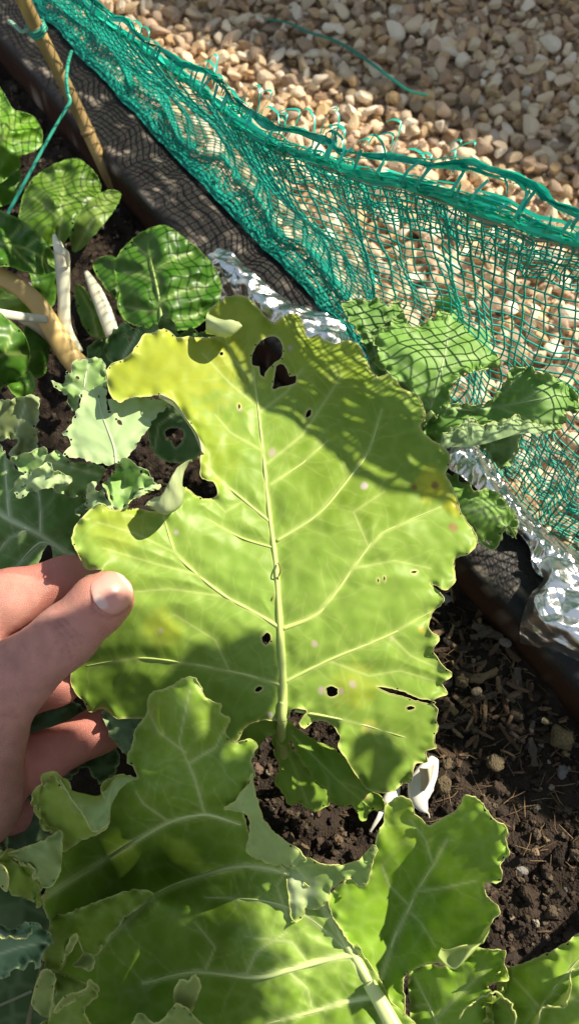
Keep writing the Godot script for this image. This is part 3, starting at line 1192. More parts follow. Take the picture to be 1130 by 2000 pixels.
func foil() -> void:
	# strips of crumpled foil laid over the timber's outer half and folded down its sides
	var pieces := [
		[[[395, 500, 0.024], [440, 486, 0.027], [500, 540, 0.027], [580, 596, 0.026], [660, 625, 0.026], [712, 690, 0.025], [738, 748, 0.024], [800, 815, 0.024], [872, 872, 0.024]],
		[[400, 540, 0.026], [450, 530, 0.031], [500, 580, 0.031], [570, 630, 0.030], [640, 670, 0.030], [700, 735, 0.029], [742, 800, 0.029], [800, 860, 0.029], [870, 905, 0.028]],
		[[410, 590, 0.012], [440, 610, 0.012], [490, 660, 0.012], [550, 700, 0.012], [620, 740, 0.012], [680, 800, 0.012], [740, 850, 0.012], [800, 900, 0.014], [868, 935, 0.018]]],
		[[[880, 872, 0.026], [925, 868, 0.027], [985, 945, 0.026], [1030, 1000, 0.025], [1080, 1045, 0.024], [1135, 1080, 0.022], [1190, 1110, 0.02]],
		[[878, 890, 0.030], [930, 905, 0.033], [985, 985, 0.032], [1035, 1040, 0.031], [1085, 1080, 0.030], [1140, 1130, 0.028], [1200, 1180, 0.026]],
		[[876, 915, 0.028], [925, 950, 0.030], [980, 1015, 0.029], [1030, 1062, 0.028], [1042, 1110, 0.028], [1090, 1150, 0.027], [1200, 1240, 0.026]]],
		[[[1038, 1090, 0.030], [1080, 1085, 0.032], [1140, 1110, 0.031], [1210, 1150, 0.030]],
		[[1060, 1130, 0.031], [1085, 1135, 0.037], [1140, 1150, 0.036], [1210, 1190, 0.034]],
		[[1032, 1165, 0.030], [1065, 1175, 0.038], [1130, 1200, 0.038], [1210, 1240, 0.036]],
		[[1016, 1215, 0.024], [1060, 1225, 0.033], [1110, 1250, 0.034], [1200, 1290, 0.034]],
		[[1014, 1255, 0.012], [1050, 1265, 0.018], [1090, 1275, 0.020], [1200, 1330, 0.02]]],
	]
	var names := ["crumpled kitchen foil strip on the timber behind the big leaf's upper edge", "crumpled foil strip along the timber beside the lower netting", "bright folded foil flap hanging over the timber at the right edge"]
	for f in 3:
		var rows := []
		for r in pieces[f]:
			var p := PackedVector3Array()
			for q in r:
				p.append(G(q[0], q[1], q[2]))
			rows.append(p)
		var nu: int = [260, 190, 110][f]
		var nv: int = [44, 40, 90][f]
		var lines := []
		for r in rows:
			lines.append(curve(r, nu))
		var bag := Bag.new()
		var waves := []
		for w in 10:
			var len_: float = (rng.randf_range(4.0, 13.0) if w < 8 else rng.randf_range(2.2, 3.4)) * [1.3, 1.3, 1.9][f]
			waves.append([Vector3(rng.randfn(), rng.randfn(), rng.randfn()).normalized() * 2.0 / len_, rng.randf() * 20.0, len_ * 0.00013])
		for j in nv + 1:
			var s := float(j) / nv * (lines.size() - 1)
			var i := mini(int(s), lines.size() - 2)
			for k in nu + 1:
				var p: Vector3 = cat(lines[maxi(i - 1, 0)][k], lines[i][k], lines[i + 1][k], lines[mini(i + 2, lines.size() - 1)][k], s - i)
				var q := p * 1000.0
				var sc: float = [8.0, 8.0, 4.0][f]
				# folded triangle waves in many directions leave straight creases with flat panes between
				var h := 0.0
				for w in waves:
					var ph: float = q.dot(w[0]) + w[1] + 0.6 * soft.get_noise_3d(q.x * 3.0 + w[1] * 30.0, q.y * 3.0, q.z * 3.0)
					h += w[2] * (absf(fposmod(ph, 2.0) - 1.0) - 0.5) * (0.55 + 0.9 * absf(soft.get_noise_3d(q.x * 5.0 + w[1] * 90.0, q.y * 5.0, q.z * 5.0)) * 2.0)
				p += (Vector3.UP * 0.85 + edge_q * 0.3) * h
				bag.put(p, Color(1, 1, 1))
		for j in nv:
			for k in nu:
				var a := j * (nu + 1) + k
				bag.quad(a, a + 1, a + nu + 2, a + nu + 1)
		tag(alone("foil_strip", bag.mesh(), M.foil if f == 2 else M.foil_thin), names[f], "foil", "foil strips on the timber edging")

func cane_and_twine() -> void:
	var p := PackedVector3Array([G(230, 376, -0.01), G(212, 345, 0.006), G(160, 232, 0.036), G(115, 140, 0.062), G(70, 50, 0.088), G(20, -55, 0.12)])
	var pts := curve(p, 90)
	var bag := Bag.new()
	tube(bag, pts, [0.0036, 0.0037, 0.0037, 0.0038], 18, lin(0.42, 0.29, 0.12), 1.0, Vector3.ZERO, 0.5)
	for k in bag.v.size():
		var w := bag.v[k]
		var g := nz.get_noise_3d(w.x * 30000.0, w.y * 4000.0, w.z * 12000.0)
		bag.c[k] = bag.c[k] * (1.0 + 0.45 * g)
	for e in [0.36, 0.8]:
		var c := pts[int(e * 90.0)]
		var d := (pts[int(e * 90.0) + 1] - c).normalized()
		tube(bag, PackedVector3Array([c - d * 0.0014, c - d * 0.0005, c + d * 0.0005, c + d * 0.0014]), [0.0037, 0.0043, 0.0043, 0.0037], 18, lin(0.3, 0.2, 0.09))
	tag(alone("bamboo_cane", bag.mesh(), M.cane), "tan bamboo cane leaning in the soil beside the timber", "cane")
	var green := lin(0.05, 0.42, 0.3)
	var root := thing("garden_twine", "green twine knotted round the bamboo cane with a frayed tail", "twine", G(70, 55, 0.09))
	var b := Bag.new()
	var c := pts[71]
	var d := (pts[72] - pts[71]).normalized()
	var u := d.cross(Vector3.UP).normalized()
	var v := d.cross(u)
	for ring in 3:
		var loop := PackedVector3Array()
		for k in 25:
			var a := TAU * k / 24.0
			loop.append(c + d * (0.0016 * (ring - 1) + 0.0006 * sin(a * 2.0)) + (u * cos(a) + v * sin(a)) * 0.0046)
		tube(b, loop, [0.0008], 6, green)
	part(root, "knot", b.mesh(), M.net)
	b = Bag.new()
	tube(b, curve(PackedVector3Array([c + u * 0.003, P(45, 62, 0.44), P(32, 52, 0.44), P(20, 42, 0.445)]), 24), [0.0011, 0.0014, 0.0017], 7, lin(0.35, 0.6, 0.48), 0.6)
	part(root, "tail", b.mesh(), M.net)
	b = Bag.new()
	tube(b, curve(PackedVector3Array([P(140, 100, 0.47), P(134, 120, 0.46), P(130, 150, 0.455), P(132, 180, 0.45), P(137, 198, 0.45), P(126, 218, 0.45), P(100, 262, 0.45), P(60, 335, 0.45), P(12, 424, 0.455)]), 70), [0.0009, 0.0010, 0.0011, 0.0010, 0.0008, 0.0009, 0.0010], 7, green, 0.7)
	tag(alone("green_string", b.mesh(), M.net), "green string crossing the bamboo cane and falling towards the chard", "string")

func chard() -> void:
	var dark := lin(0.035, 0.115, 0.010)
	var mid := lin(0.065, 0.165, 0.015)
	var ribs := lin(0.30, 0.42, 0.12)
	var root := thing("chard_plant", "glossy dark green chard plant with thick white and yellow stalks", "chard plant", G(150, 720, 0.0), "chard plants at the upper left")
	var gl := {"mat": M.glossy_leaf, "quilt": 0.0036, "fine": 0.0018, "col": dark, "vein_col": ribs, "edge_col": lin(0.16, 0.3, 0.05), "ruffle": 0.004, "teeth": 2.0, "step": 4.0, "mottle": 0.25, "rim": 1.0}
	var a := gl.duplicate()
	a.merge({"ctrl": [[225, 515, 0.435], [325, 442, 0.43], [431, 575, 0.43], [345, 645, 0.415], [230, 600, 0.425], [320, 550, 0.418], [400, 500, 0.432]], "veins": [[7, 3, 316, 640, 312, 590, 302, 540, 290, 490], [3, 1, 314, 610, 280, 605, 245, 600], [3, 1, 312, 590, 350, 570, 400, 560], [3, 1, 305, 550, 270, 535, 240, 530], [3, 1, 300, 530, 340, 505, 375, 495], [3, 1, 315, 630, 360, 625, 395, 610], [2, 1, 292, 500, 270, 485, 262, 475]]}, true)
	leaf(root, "leaf", [225, 515, 245, 480, 290, 447, 325, 442, 360, 465, 395, 495, 425, 535, 431, 575, 415, 610, 380, 640, 345, 645, 280, 640, 245, 625, 230, 600, 234, 572, 227, 548], a)
	a = gl.duplicate()
	a.merge({"ctrl": [[-20, 420, 0.415], [60, 445, 0.41], [125, 528, 0.42], [60, 535, 0.405], [0, 480, 0.40]], "veins": [[4, 1, -20, 470, 50, 485, 115, 520], [3, 1, 10, 475, 30, 455, 40, 440], [3, 1, 50, 485, 70, 470, 85, 462], [3, 1, 20, 478, 50, 510, 70, 530], [2, 1, 75, 497, 90, 515, 95, 528]], "quilt": 0.005}, true)
	leaf(root, "leaf", [-20, 415, 20, 420, 60, 443, 95, 480, 118, 515, 125, 527, 110, 528, 85, 535, 55, 532, 20, 520, -20, 512], a)
	a = gl.duplicate()
	a.merge({"ctrl": [[-20, 615, 0.38], [58, 700, 0.39], [0, 755, 0.395], [10, 680, 0.372]], "veins": [[4, 2, -20, 700, 20, 690, 50, 690], [2, 1, 10, 690, 20, 660, 25, 640]]}, true)
	leaf(root, "leaf", [-20, 612, 20, 628, 48, 655, 58, 698, 46, 730, 5, 756, -20, 760], a)
	a = gl.duplicate()
	a.merge({"ctrl": [[150, 560, 0.44], [203, 655, 0.43], [175, 600, 0.43], [160, 625, 0.438]], "col": mid, "veins": [[3, 1, 190, 655, 180, 610, 155, 565]]}, true)
	leaf(root, "leaf", [150, 555, 175, 578, 192, 612, 204, 655, 180, 656, 160, 628, 150, 590], a)
	a.merge({"ctrl": [[185, 520, 0.465], [235, 500, 0.46], [240, 590, 0.46], [215, 560, 0.455]], "col": dark, "veins": []}, true)
	leaf(root, "leaf", [182, 520, 212, 500, 238, 520, 242, 585, 215, 572], a)
	a.merge({"ctrl": [[55, 650, 0.42], [95, 680, 0.425], [80, 735, 0.42], [70, 690, 0.41]], "col": dark}, true)
	leaf(root, "leaf", [48, 640, 78, 645, 95, 672, 92, 715, 78, 738, 55, 720], a)
	a.merge({"ctrl": [[15, 735, 0.40], [65, 740, 0.40], [45, 780, 0.395], [35, 755, 0.39]], "col": mid}, true)
	leaf(root, "leaf", [14, 742, 38, 722, 62, 730, 68, 762, 48, 782, 25, 768], a)
	a.merge({"ctrl": [[-10, 560, 0.44], [78, 615, 0.44], [30, 615, 0.435], [30, 590, 0.43]], "col": lin(0.16, 0.28, 0.03), "quilt": 0.006}, true)
	leaf(root, "leaf", [-15, 560, 25, 570, 62, 598, 80, 617, 45, 625, -15, 612], a)
	a.merge({"ctrl": [[100, 430, 0.45], [150, 480, 0.45], [110, 560, 0.445], [120, 500, 0.44]], "col": dark, "quilt": 0.003}, true)
	leaf(root, "leaf", [60, 520, 105, 520, 112, 560, 100, 600, 70, 570], a)
	var white := lin(0.70, 0.68, 0.52)
	var yellow := lin(0.62, 0.44, 0.16)
	stalk(root, "stalk", [[-30, 530, 0.405], [20, 550, 0.408], [70, 590, 0.412], [105, 645, 0.416], [140, 700, 0.42], [185, 740, 0.425]], [20, 18, 19, 21, 23, 23], yellow, M.stalk, 0.6)
	stalk(root, "stalk", [[112, 472, 0.41], [122, 520, 0.412], [125, 580, 0.416], [128, 640, 0.42], [150, 690, 0.425]], [8, 15, 12, 13, 15], white, M.stalk, 0.6)
	stalk(root, "stalk", [[106, 458, 0.405], [114, 485, 0.402], [130, 497, 0.404], [134, 520, 0.41]], [3, 9, 7, 4], white * 1.1, M.stalk, 0.5)
	stalk(root, "stalk", [[168, 530, 0.43], [188, 570, 0.428], [207, 615, 0.426], [222, 655, 0.425]], [4, 13, 15, 15], white * 0.9, M.stalk, 0.6)
	stalk(root, "stalk", [[-30, 608, 0.39], [30, 617, 0.392], [92, 624, 0.4]], [11, 9, 8], white, M.stalk, 0.6)
	stalk(root, "stalk", [[40, 620, 0.42], [85, 645, 0.42], [120, 680, 0.425], [160, 735, 0.428]], [9, 12, 14, 18], lin(0.5, 0.42, 0.25), M.stalk, 0.6)
	var second := thing("chard_plant", "crinkled bright green chard plant beside the string at the left edge", "chard plant", G(20, 400, 0.0), "chard plants at the upper left")
	a = gl.duplicate()
	a.merge({"ctrl": [[-30, 150, 0.46], [60, 225, 0.455], [75, 290, 0.46], [0, 340, 0.455], [10, 250, 0.44]], "col": lin(0.085, 0.22, 0.012), "quilt": 0.0045, "veins": [[4, 1, -30, 330, 5, 270, 30, 225], [3, 1, 5, 270, 40, 275, 70, 265], [3, 1, 0, 280, 0, 230, 0, 200], [3, 1, 15, 250, 45, 240, 60, 235]]}, true)
	leaf(second, "leaf", [-30, 145, 0, 170, 25, 212, 60, 224, 82, 256, 76, 290, 42, 305, 34, 332, -30, 352], a)
	a.merge({"ctrl": [[-30, 300, 0.475], [40, 330, 0.47], [30, 390, 0.475], [0, 360, 0.465]], "col": lin(0.06, 0.17, 0.015), "veins": []}, true)
	leaf(second, "leaf", [-30, 300, 20, 310, 40, 335, 36, 380, 10, 400, -30, 395], a)
	var third := thing("chard_plant", "low rounded chard plant in the shade between cane and round leaf", "chard plant", G(140, 440, 0.0), "chard plants at the upper left")
	a.merge({"ctrl": [[50, 380, 0.49], [120, 315, 0.495], [195, 370, 0.495], [120, 470, 0.48], [110, 400, 0.475]], "col": lin(0.075, 0.16, 0.015), "quilt": 0.004, "veins": [[4, 1, 115, 475, 120, 420, 125, 340], [3, 1, 118, 430, 85, 400, 65, 385], [3, 1, 120, 410, 150, 380, 170, 365], [2, 1, 122, 380, 100, 355, 90, 345]]}, true)
	leaf(third, "leaf", [37, 440, 45, 385, 70, 345, 120, 316, 160, 314, 192, 350, 196, 375, 185, 405, 150, 430, 125, 475, 80, 478, 48, 465], a)
	a.merge({"ctrl": [[215, 375, 0.475], [235, 390, 0.475], [150, 490, 0.475], [190, 430, 0.462]], "col": lin(0.11, 0.18, 0.03), "quilt": 0.003, "veins": [[4, 1, 148, 490, 180, 430, 220, 385]]}, true)
	leaf(third, "leaf", [232, 374, 234, 388, 220, 415, 190, 452, 150, 492, 138, 470, 148, 430, 176, 392, 205, 374], a)

func kale_left() -> void:
	var root := thing("kale_plant", "small curly blue green kale plant with insect holes left of the held leaf", "kale plant", G(215, 1000, 0.0), "kale plants in the bed")
	var blue := lin(0.20, 0.34, 0.10)
	var pale := lin(0.37, 0.52, 0.24)
	var k := {"mat": M.dull_leaf, "quilt": 0.0012, "fine": 0.0002, "ruffle": 0.009, "ruffle_freq": 5.5, "teeth": 6.0, "step": 4.0, "vein_col": lin(0.45, 0.56, 0.32), "edge_col": lin(0.4, 0.5, 0.27), "rim": 0.7}
	var a := k.duplicate()
	a.merge({"col": lin(0.11, 0.22, 0.045), "branch": 40.0, "ctrl": [[-20, 860, 0.365], [160, 980, 0.36], [150, 1090, 0.355], [-20, 1110, 0.36], [60, 1010, 0.352]], "ruffle": 0.004, "veins": [[12, 10, -25, 985, 20, 1015, 80, 1045, 150, 1092], [6.6, 3, 20, 1015, 14, 950, 10, 880], [6.6, 3, 80, 1045, 80, 1000, 76, 960], [6.6, 3, 55, 1035, 20, 1050, 0, 1075], [6.6, 3, 130, 1080, 80, 1060, 30, 1110]], "holes": [[75, 1100, 92, 1065, 102, 1070, 102, 1100, 85, 1110, 72, 1112]], "teeth": 4.0}, true)
	leaf(root, "leaf", [-25, 850, 30, 915, 120, 950, 170, 975, 170, 1010, 145, 1060, 165, 1100, 100, 1130, -25, 1150], a)
	a = k.duplicate()
	a.merge({"col": lin(0.17, 0.22, 0.08), "ctrl": [[0, 784, 0.36], [72, 780, 0.355], [69, 878, 0.36], [0, 860, 0.362]], "veins": [[4, 2, 10, 900, 30, 850, 50, 790]]}, true)
	leaf(root, "leaf", [-25, 790, 10, 782, 37, 777, 74, 776, 73, 836, 68, 880, 20, 890, 34, 856, -25, 858], a)
	a = k.duplicate()
	a.merge({"col": blue * 0.9, "ctrl": [[100, 745, 0.328], [175, 700, 0.334], [206, 755, 0.33], [150, 800, 0.329]], "holes": [[152, 738, 5, 3, 0.6], [132, 728, 3, 3]], "veins": [[5, 2, 170, 800, 165, 750, 175, 705], [3, 1, 165, 770, 140, 750, 110, 745]]}, true)
	leaf(root, "leaf", [100, 743, 122, 752, 128, 734, 138, 728, 145, 705, 158, 703, 175, 699, 206, 710, 208, 750, 200, 772, 160, 775, 149, 800, 136, 796, 132, 772, 114, 764], a)
	a = k.duplicate()
	a.merge({"col": blue * 1.05, "ctrl": [[50, 890, 0.325], [200, 910, 0.322], [120, 890, 0.318], [150, 960, 0.322]], "veins": [[4, 2, 200, 930, 130, 910, 60, 890]]}, true)
	leaf(root, "leaf", [20, 895, 48, 886, 67, 880, 88, 872, 92, 890, 112, 878, 130, 895, 150, 903, 204, 912, 195, 940, 175, 965, 130, 970, 80, 940, 48, 925], a)
	a = k.duplicate()
	a.merge({"col": pale * 0.85, "ctrl": [[30, 950, 0.315], [97, 903, 0.310], [141, 940, 0.312], [60, 960, 0.308]], "holes": [[44, 951, 4, 2, 0.2]], "veins": [[4, 2, 140, 940, 95, 930, 40, 950]]}, true)
	leaf(root, "leaf", [28, 950, 42, 930, 67, 918, 97, 901, 104, 918, 119, 920, 141, 940, 126, 951, 90, 955, 67, 959, 37, 974], a)
	a = k.duplicate()
	a.merge({"col": pale, "quilt": 0.0007, "mottle": 0.1, "ctrl": [[123, 848, 0.318], [201, 756, 0.325], [327, 787, 0.3215], [223, 909, 0.309], [205, 820, 0.3175], [290, 830, 0.3165]], "holes": [[234, 825, 7, 4, 0.7], [214, 805, 4, 2], [193, 775, 2, 4]], "ruffle": 0.0018, "veins": [[6, 3, 227, 905, 222, 870, 200, 810, 193, 775], [3, 1.5, 224, 880, 270, 840, 310, 795], [3, 1.5, 215, 850, 170, 825, 145, 810], [3, 1.5, 218, 860, 240, 820, 250, 790], [2, 1, 226, 895, 180, 880, 140, 878]]}, true)
	leaf(root, "leaf", [160, 769, 180, 762, 201, 755, 208, 775, 207, 792, 214, 803, 212, 782, 230, 770, 253, 775, 309, 780, 329, 786, 297, 825, 260, 877, 247, 896, 223, 909, 190, 905, 160, 896, 124, 890, 141, 866, 123, 847, 138, 832, 147, 810, 158, 790], a)
	stalk(root, "stalk", [[227, 890, 0.311], [231, 920, 0.318], [228, 960, 0.33], [225, 1020, 0.36], [222, 1060, 0.372]], [5, 6, 7, 9, 10], lin(0.3, 0.42, 0.18), M.stalk)
	# the small crumpled rosette
	a = k.duplicate()
	a.merge({"col": blue * 1.15, "ctrl": [[238, 899, 0.308], [310, 948, 0.306], [275, 957, 0.302], [245, 985, 0.304], [215, 950, 0.31], [250, 940, 0.318]], "ruffle": 0.012, "holes": [[276, 921, 3, 4]], "veins": [[4, 2, 240, 960, 245, 930, 250, 905]]}, true)
	leaf(root, "leaf", [238, 899, 256, 899, 268, 912, 286, 918, 298, 935, 312, 950, 300, 958, 275, 956, 262, 975, 245, 988, 226, 994, 215, 970, 210, 940, 222, 925], a)
	loft(root, "leaf", [[[208, 940, 0.31], [222, 975, 0.31], [245, 985, 0.31], [275, 965, 0.308], [310, 955, 0.306]], [[200, 945, 0.305], [222, 992, 0.301], [252, 985, 0.297], [272, 958, 0.298], [312, 945, 0.302]], [[206, 960, 0.302], [228, 1002, 0.299], [258, 978, 0.294], [280, 968, 0.295], [314, 952, 0.301]]], {"cols": [blue, pale, pale * 1.1], "wave": 0.003, "mat": M.dull_leaf, "rim": 1.2})
	a.merge({"col": pale * 0.95, "holes": [], "ctrl": [[165, 985, 0.308], [215, 965, 0.305], [200, 1005, 0.304]], "veins": []}, true)
	leaf(root, "leaf", [168, 978, 172, 950, 186, 942, 190, 962, 205, 955, 208, 975, 222, 992, 205, 1000, 180, 996, 165, 985], a)
	a.merge({"col": lin(0.09, 0.17, 0.05), "ctrl": [[150, 1000, 0.345], [190, 1000, 0.345], [170, 1020, 0.345]]}, true)
	leaf(root, "leaf", [148, 998, 165, 985, 200, 990, 215, 1010, 190, 1020, 160, 1012], a)
	# frilled leaves that show above the held leaf's shoulder, and the curled holed leaf in its notch
	a = k.duplicate()
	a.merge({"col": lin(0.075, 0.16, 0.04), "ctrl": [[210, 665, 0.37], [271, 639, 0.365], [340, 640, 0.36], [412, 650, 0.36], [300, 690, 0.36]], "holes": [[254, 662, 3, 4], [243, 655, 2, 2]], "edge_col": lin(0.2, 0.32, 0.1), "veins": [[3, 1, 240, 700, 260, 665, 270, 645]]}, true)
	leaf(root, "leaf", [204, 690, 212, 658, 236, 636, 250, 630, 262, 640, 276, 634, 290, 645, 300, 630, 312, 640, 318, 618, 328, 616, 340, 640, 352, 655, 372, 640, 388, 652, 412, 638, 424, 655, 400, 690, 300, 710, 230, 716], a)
	a.merge({"col": lin(0.14, 0.23, 0.08), "ctrl": [[310, 640, 0.352], [340, 640, 0.35], [325, 625, 0.348]], "holes": [], "veins": []}, true)
	leaf(root, "leaf", [308, 640, 314, 622, 326, 615, 334, 625, 342, 632, 340, 655, 318, 655], a)
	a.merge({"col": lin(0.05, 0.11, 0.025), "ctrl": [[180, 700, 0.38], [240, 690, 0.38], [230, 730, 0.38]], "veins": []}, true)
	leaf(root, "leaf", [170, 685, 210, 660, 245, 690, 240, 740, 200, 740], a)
	a = k.duplicate()
	a.merge({"col": lin(0.08, 0.17, 0.05), "mat": M.leaf, "ctrl": [[295, 800, 0.36], [385, 860, 0.352], [325, 895, 0.345], [340, 850, 0.362]], "holes": [[322, 842, 335, 836, 357, 840, 356, 860, 342, 875, 336, 862, 325, 855]], "ruffle": 0.003, "teeth": 2.0, "veins": [[3, 1, 300, 890, 310, 830, 350, 800]]}, true)
	leaf(root, "leaf", [288, 835, 296, 802, 330, 786, 372, 795, 395, 850, 392, 885, 360, 903, 322, 900, 298, 880], a)
	# under the hand and at the lower left
	a = k.duplicate()
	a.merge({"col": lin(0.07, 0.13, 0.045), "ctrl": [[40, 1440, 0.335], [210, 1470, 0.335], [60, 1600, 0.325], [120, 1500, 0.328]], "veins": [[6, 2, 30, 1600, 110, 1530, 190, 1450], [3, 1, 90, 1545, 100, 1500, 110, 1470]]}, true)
	leaf(root, "leaf", [30, 1420, 140, 1370, 225, 1460, 230, 1500, 200, 1530, 165, 1500, 120, 1540, 80, 1580, 40, 1620, -20, 1600], a)
	a.merge({"col": lin(0.17, 0.27, 0.14), "ctrl": [[205, 1395, 0.318], [285, 1400, 0.318], [250, 1470, 0.315]], "veins": []}, true)
	leaf(root, "leaf", [203, 1385, 290, 1390, 270, 1430, 258, 1475, 228, 1455, 210, 1425], a)
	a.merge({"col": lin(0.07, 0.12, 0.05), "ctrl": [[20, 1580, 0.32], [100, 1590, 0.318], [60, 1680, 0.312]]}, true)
	leaf(root, "leaf", [18, 1565, 60, 1550, 110, 1600, 120, 1680, 40, 1690, 0, 1660], a)
	var low := thing("kale_plant", "blue green frilly kale plant at the lower left edge", "kale plant", G(60, 1900, 0.0), "kale plants in the bed")
	a.merge({"col": lin(0.13, 0.24, 0.12), "edge_col": lin(0.42, 0.52, 0.3), "ctrl": [[-20, 1810, 0.272], [105, 1840, 0.268], [10, 1905, 0.272], [50, 1850, 0.262]], "ruffle": 0.012, "veins": [[3, 1, -20, 1870, 40, 1850, 95, 1840]]}, true)
	leaf(low, "leaf", [-20, 1790, 5, 1805, 20, 1818, 35, 1812, 50, 1802, 66, 1800, 90, 1818, 106, 1840, 86, 1856, 82, 1878, 72, 1890, 60, 1878, 45, 1892, 25, 1895, 10, 1912, -20, 1900], a)
	loft(low, "leaf", [[[-20, 1800, 0.27], [10, 1815, 0.27], [35, 1820, 0.27], [55, 1815, 0.268], [66, 1802, 0.266]], [[-20, 1812, 0.262], [8, 1832, 0.26], [30, 1830, 0.258], [50, 1835, 0.258], [62, 1815, 0.262]]], {"cols": [lin(0.2, 0.3, 0.2), lin(0.32, 0.42, 0.28)], "wave": 0.003, "nv": 8, "mat": M.dull_leaf, "rim": 1.4})
	stalk(low, "stalk", [[84, 1880, 0.275], [72, 1930, 0.285], [58, 1990, 0.295], [50, 2040, 0.3]], [4, 5, 6, 7], lin(0.12, 0.14, 0.07), M.stalk)
	stalk(low, "stalk", [[65, 1935, 0.286], [20, 1955, 0.288], [-20, 1972, 0.29]], [3, 3, 3], lin(0.12, 0.14, 0.07), M.stalk)
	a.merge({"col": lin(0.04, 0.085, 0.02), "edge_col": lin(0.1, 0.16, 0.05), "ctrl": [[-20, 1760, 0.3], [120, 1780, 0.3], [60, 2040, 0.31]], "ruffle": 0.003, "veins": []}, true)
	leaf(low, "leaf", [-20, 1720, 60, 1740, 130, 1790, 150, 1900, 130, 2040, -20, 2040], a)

func kale_right() -> void:
	var root := thing("kale_plant", "mid green kale plant dappled by the net's shadow right of the held leaf", "kale plant", G(800, 980, 0.0), "kale plants in the bed")
	var k := {"mat": M.dull_leaf, "col": lin(0.15, 0.30, 0.06), "quilt": 0.0012, "fine": 0.0002, "ruffle": 0.0095, "ruffle_freq": 5.0, "teeth": 5.5, "step": 4.0, "vein_col": lin(0.32, 0.46, 0.2), "edge_col": lin(0.34, 0.46, 0.17), "branch": 36.0}
	var a := k.duplicate()
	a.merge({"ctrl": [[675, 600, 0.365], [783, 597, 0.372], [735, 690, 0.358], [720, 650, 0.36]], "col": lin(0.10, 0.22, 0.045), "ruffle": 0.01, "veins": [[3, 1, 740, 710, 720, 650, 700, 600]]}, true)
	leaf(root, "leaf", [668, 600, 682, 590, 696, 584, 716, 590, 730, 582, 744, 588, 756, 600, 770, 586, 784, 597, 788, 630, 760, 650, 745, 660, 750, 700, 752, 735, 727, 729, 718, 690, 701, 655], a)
	a = k.duplicate()
	a.merge({"ctrl": [[727, 664, 0.352], [748, 720, 0.348], [831, 629, 0.362], [896, 603, 0.37], [974, 707, 0.36], [874, 781, 0.352], [800, 700, 0.346], [900, 670, 0.356], [831, 815, 0.356]], "holes": [[753, 625, 4, 6, 0.3]], "veins": [[7, 3, 835, 812, 850, 760, 868, 690, 880, 615], [3, 1.5, 848, 770, 800, 720, 750, 690], [3, 1.5, 855, 740, 900, 700, 960, 690], [3, 1.5, 862, 710, 830, 670, 790, 640], [2, 1, 872, 670, 900, 650, 935, 650], [2, 1, 842, 790, 810, 770, 780, 740]]}, true)
	leaf(root, "leaf", [725, 703, 740, 686, 727, 664, 742, 642, 757, 637, 768, 622, 783, 612, 796, 624, 805, 640, 831, 629, 848, 618, 857, 607, 876, 610, 896, 601, 902, 622, 926, 642, 957, 646, 952, 668, 959, 686, 976, 706, 961, 720, 940, 722, 909, 731, 890, 742, 878, 768, 874, 790, 840, 830, 825, 830, 813, 787, 790, 765, 770, 742, 748, 722], a)
	a = k.duplicate()
	a.merge({"ctrl": [[852, 600, 0.368], [905, 582, 0.362], [880, 572, 0.36], [885, 600, 0.37]], "ruffle": 0.008}, true)
	leaf(root, "leaf", [850, 612, 852, 586, 870, 582, 879, 568, 886, 578, 905, 580, 898, 594, 888, 606], a)
	a = k.duplicate()
	a.merge({"ctrl": [[820, 830, 0.362], [874, 788, 0.355], [978, 755, 0.35], [1035, 714, 0.345], [1128, 790, 0.345], [1026, 842, 0.338], [900, 842, 0.35], [980, 800, 0.352], [1060, 780, 0.336]], "col": lin(0.13, 0.27, 0.055), "veins": [[9, 3, 830, 815, 860, 797, 920, 800, 1000, 790, 1100, 770], [3, 1.5, 930, 800, 980, 770, 1020, 725], [3, 1.5, 970, 795, 1030, 820, 1090, 820], [3, 1.5, 1010, 788, 1060, 760, 1080, 738]]}, true)
	leaf(root, "leaf", [818, 845, 831, 818, 858, 795, 880, 788, 944, 790, 978, 755, 1000, 714, 1018, 720, 1035, 713, 1048, 728, 1074, 728, 1091, 745, 1121, 763, 1130, 790, 1124, 805, 1106, 806, 1100, 829, 1076, 842, 1052, 838, 1026, 843, 970, 840, 920, 846, 890, 860, 857, 868], a)
	loft(root, "curled_edge", [[[862, 874, 0.334], [905, 872, 0.332], [945, 867, 0.329], [985, 855, 0.327], [1020, 847, 0.326], [1074, 847, 0.326]], [[858, 858, 0.336], [905, 846, 0.333], [945, 842, 0.331], [985, 832, 0.329], [1020, 832, 0.328], [1076, 840, 0.327]], [[866, 848, 0.341], [912, 822, 0.339], [948, 828, 0.336], [992, 814, 0.334], [1020, 822, 0.332], [1077, 836, 0.329]]], {"cols": [lin(0.25, 0.37, 0.17), lin(0.3, 0.42, 0.2)], "wave": 0.0045, "nu": 110, "nv": 12, "mat": M.dull_leaf, "rim": 1.2})
	a = k.duplicate()
	a.merge({"ctrl": [[940, 868, 0.36], [1014, 855, 0.355], [980, 912, 0.36]], "col": lin(0.16, 0.27, 0.09)}, true)
	leaf(root, "leaf", [936, 866, 975, 850, 1008, 846, 1014, 862, 1003, 895, 985, 913, 966, 905, 952, 885], a)
	a = k.duplicate()
	a.merge({"ctrl": [[880, 930, 0.345], [965, 960, 0.345], [1010, 1040, 0.35], [930, 1060, 0.345], [940, 1000, 0.337]], "col": lin(0.15, 0.29, 0.05), "holes": [[974, 1009, 2, 2]], "veins": [[4, 2, 890, 990, 940, 1000, 995, 1030], [2, 1, 930, 998, 960, 985, 985, 990]]}, true)
	leaf(root, "leaf", [850, 920, 882, 932, 890, 925, 902, 945, 915, 945, 925, 960, 945, 955, 965, 962, 985, 978, 1000, 998, 1008, 1012, 1010, 1040, 1000, 1050, 992, 1040, 984, 1030, 978, 1048, 966, 1070, 950, 1058, 930, 1062, 900, 1040, 860, 1000], a)
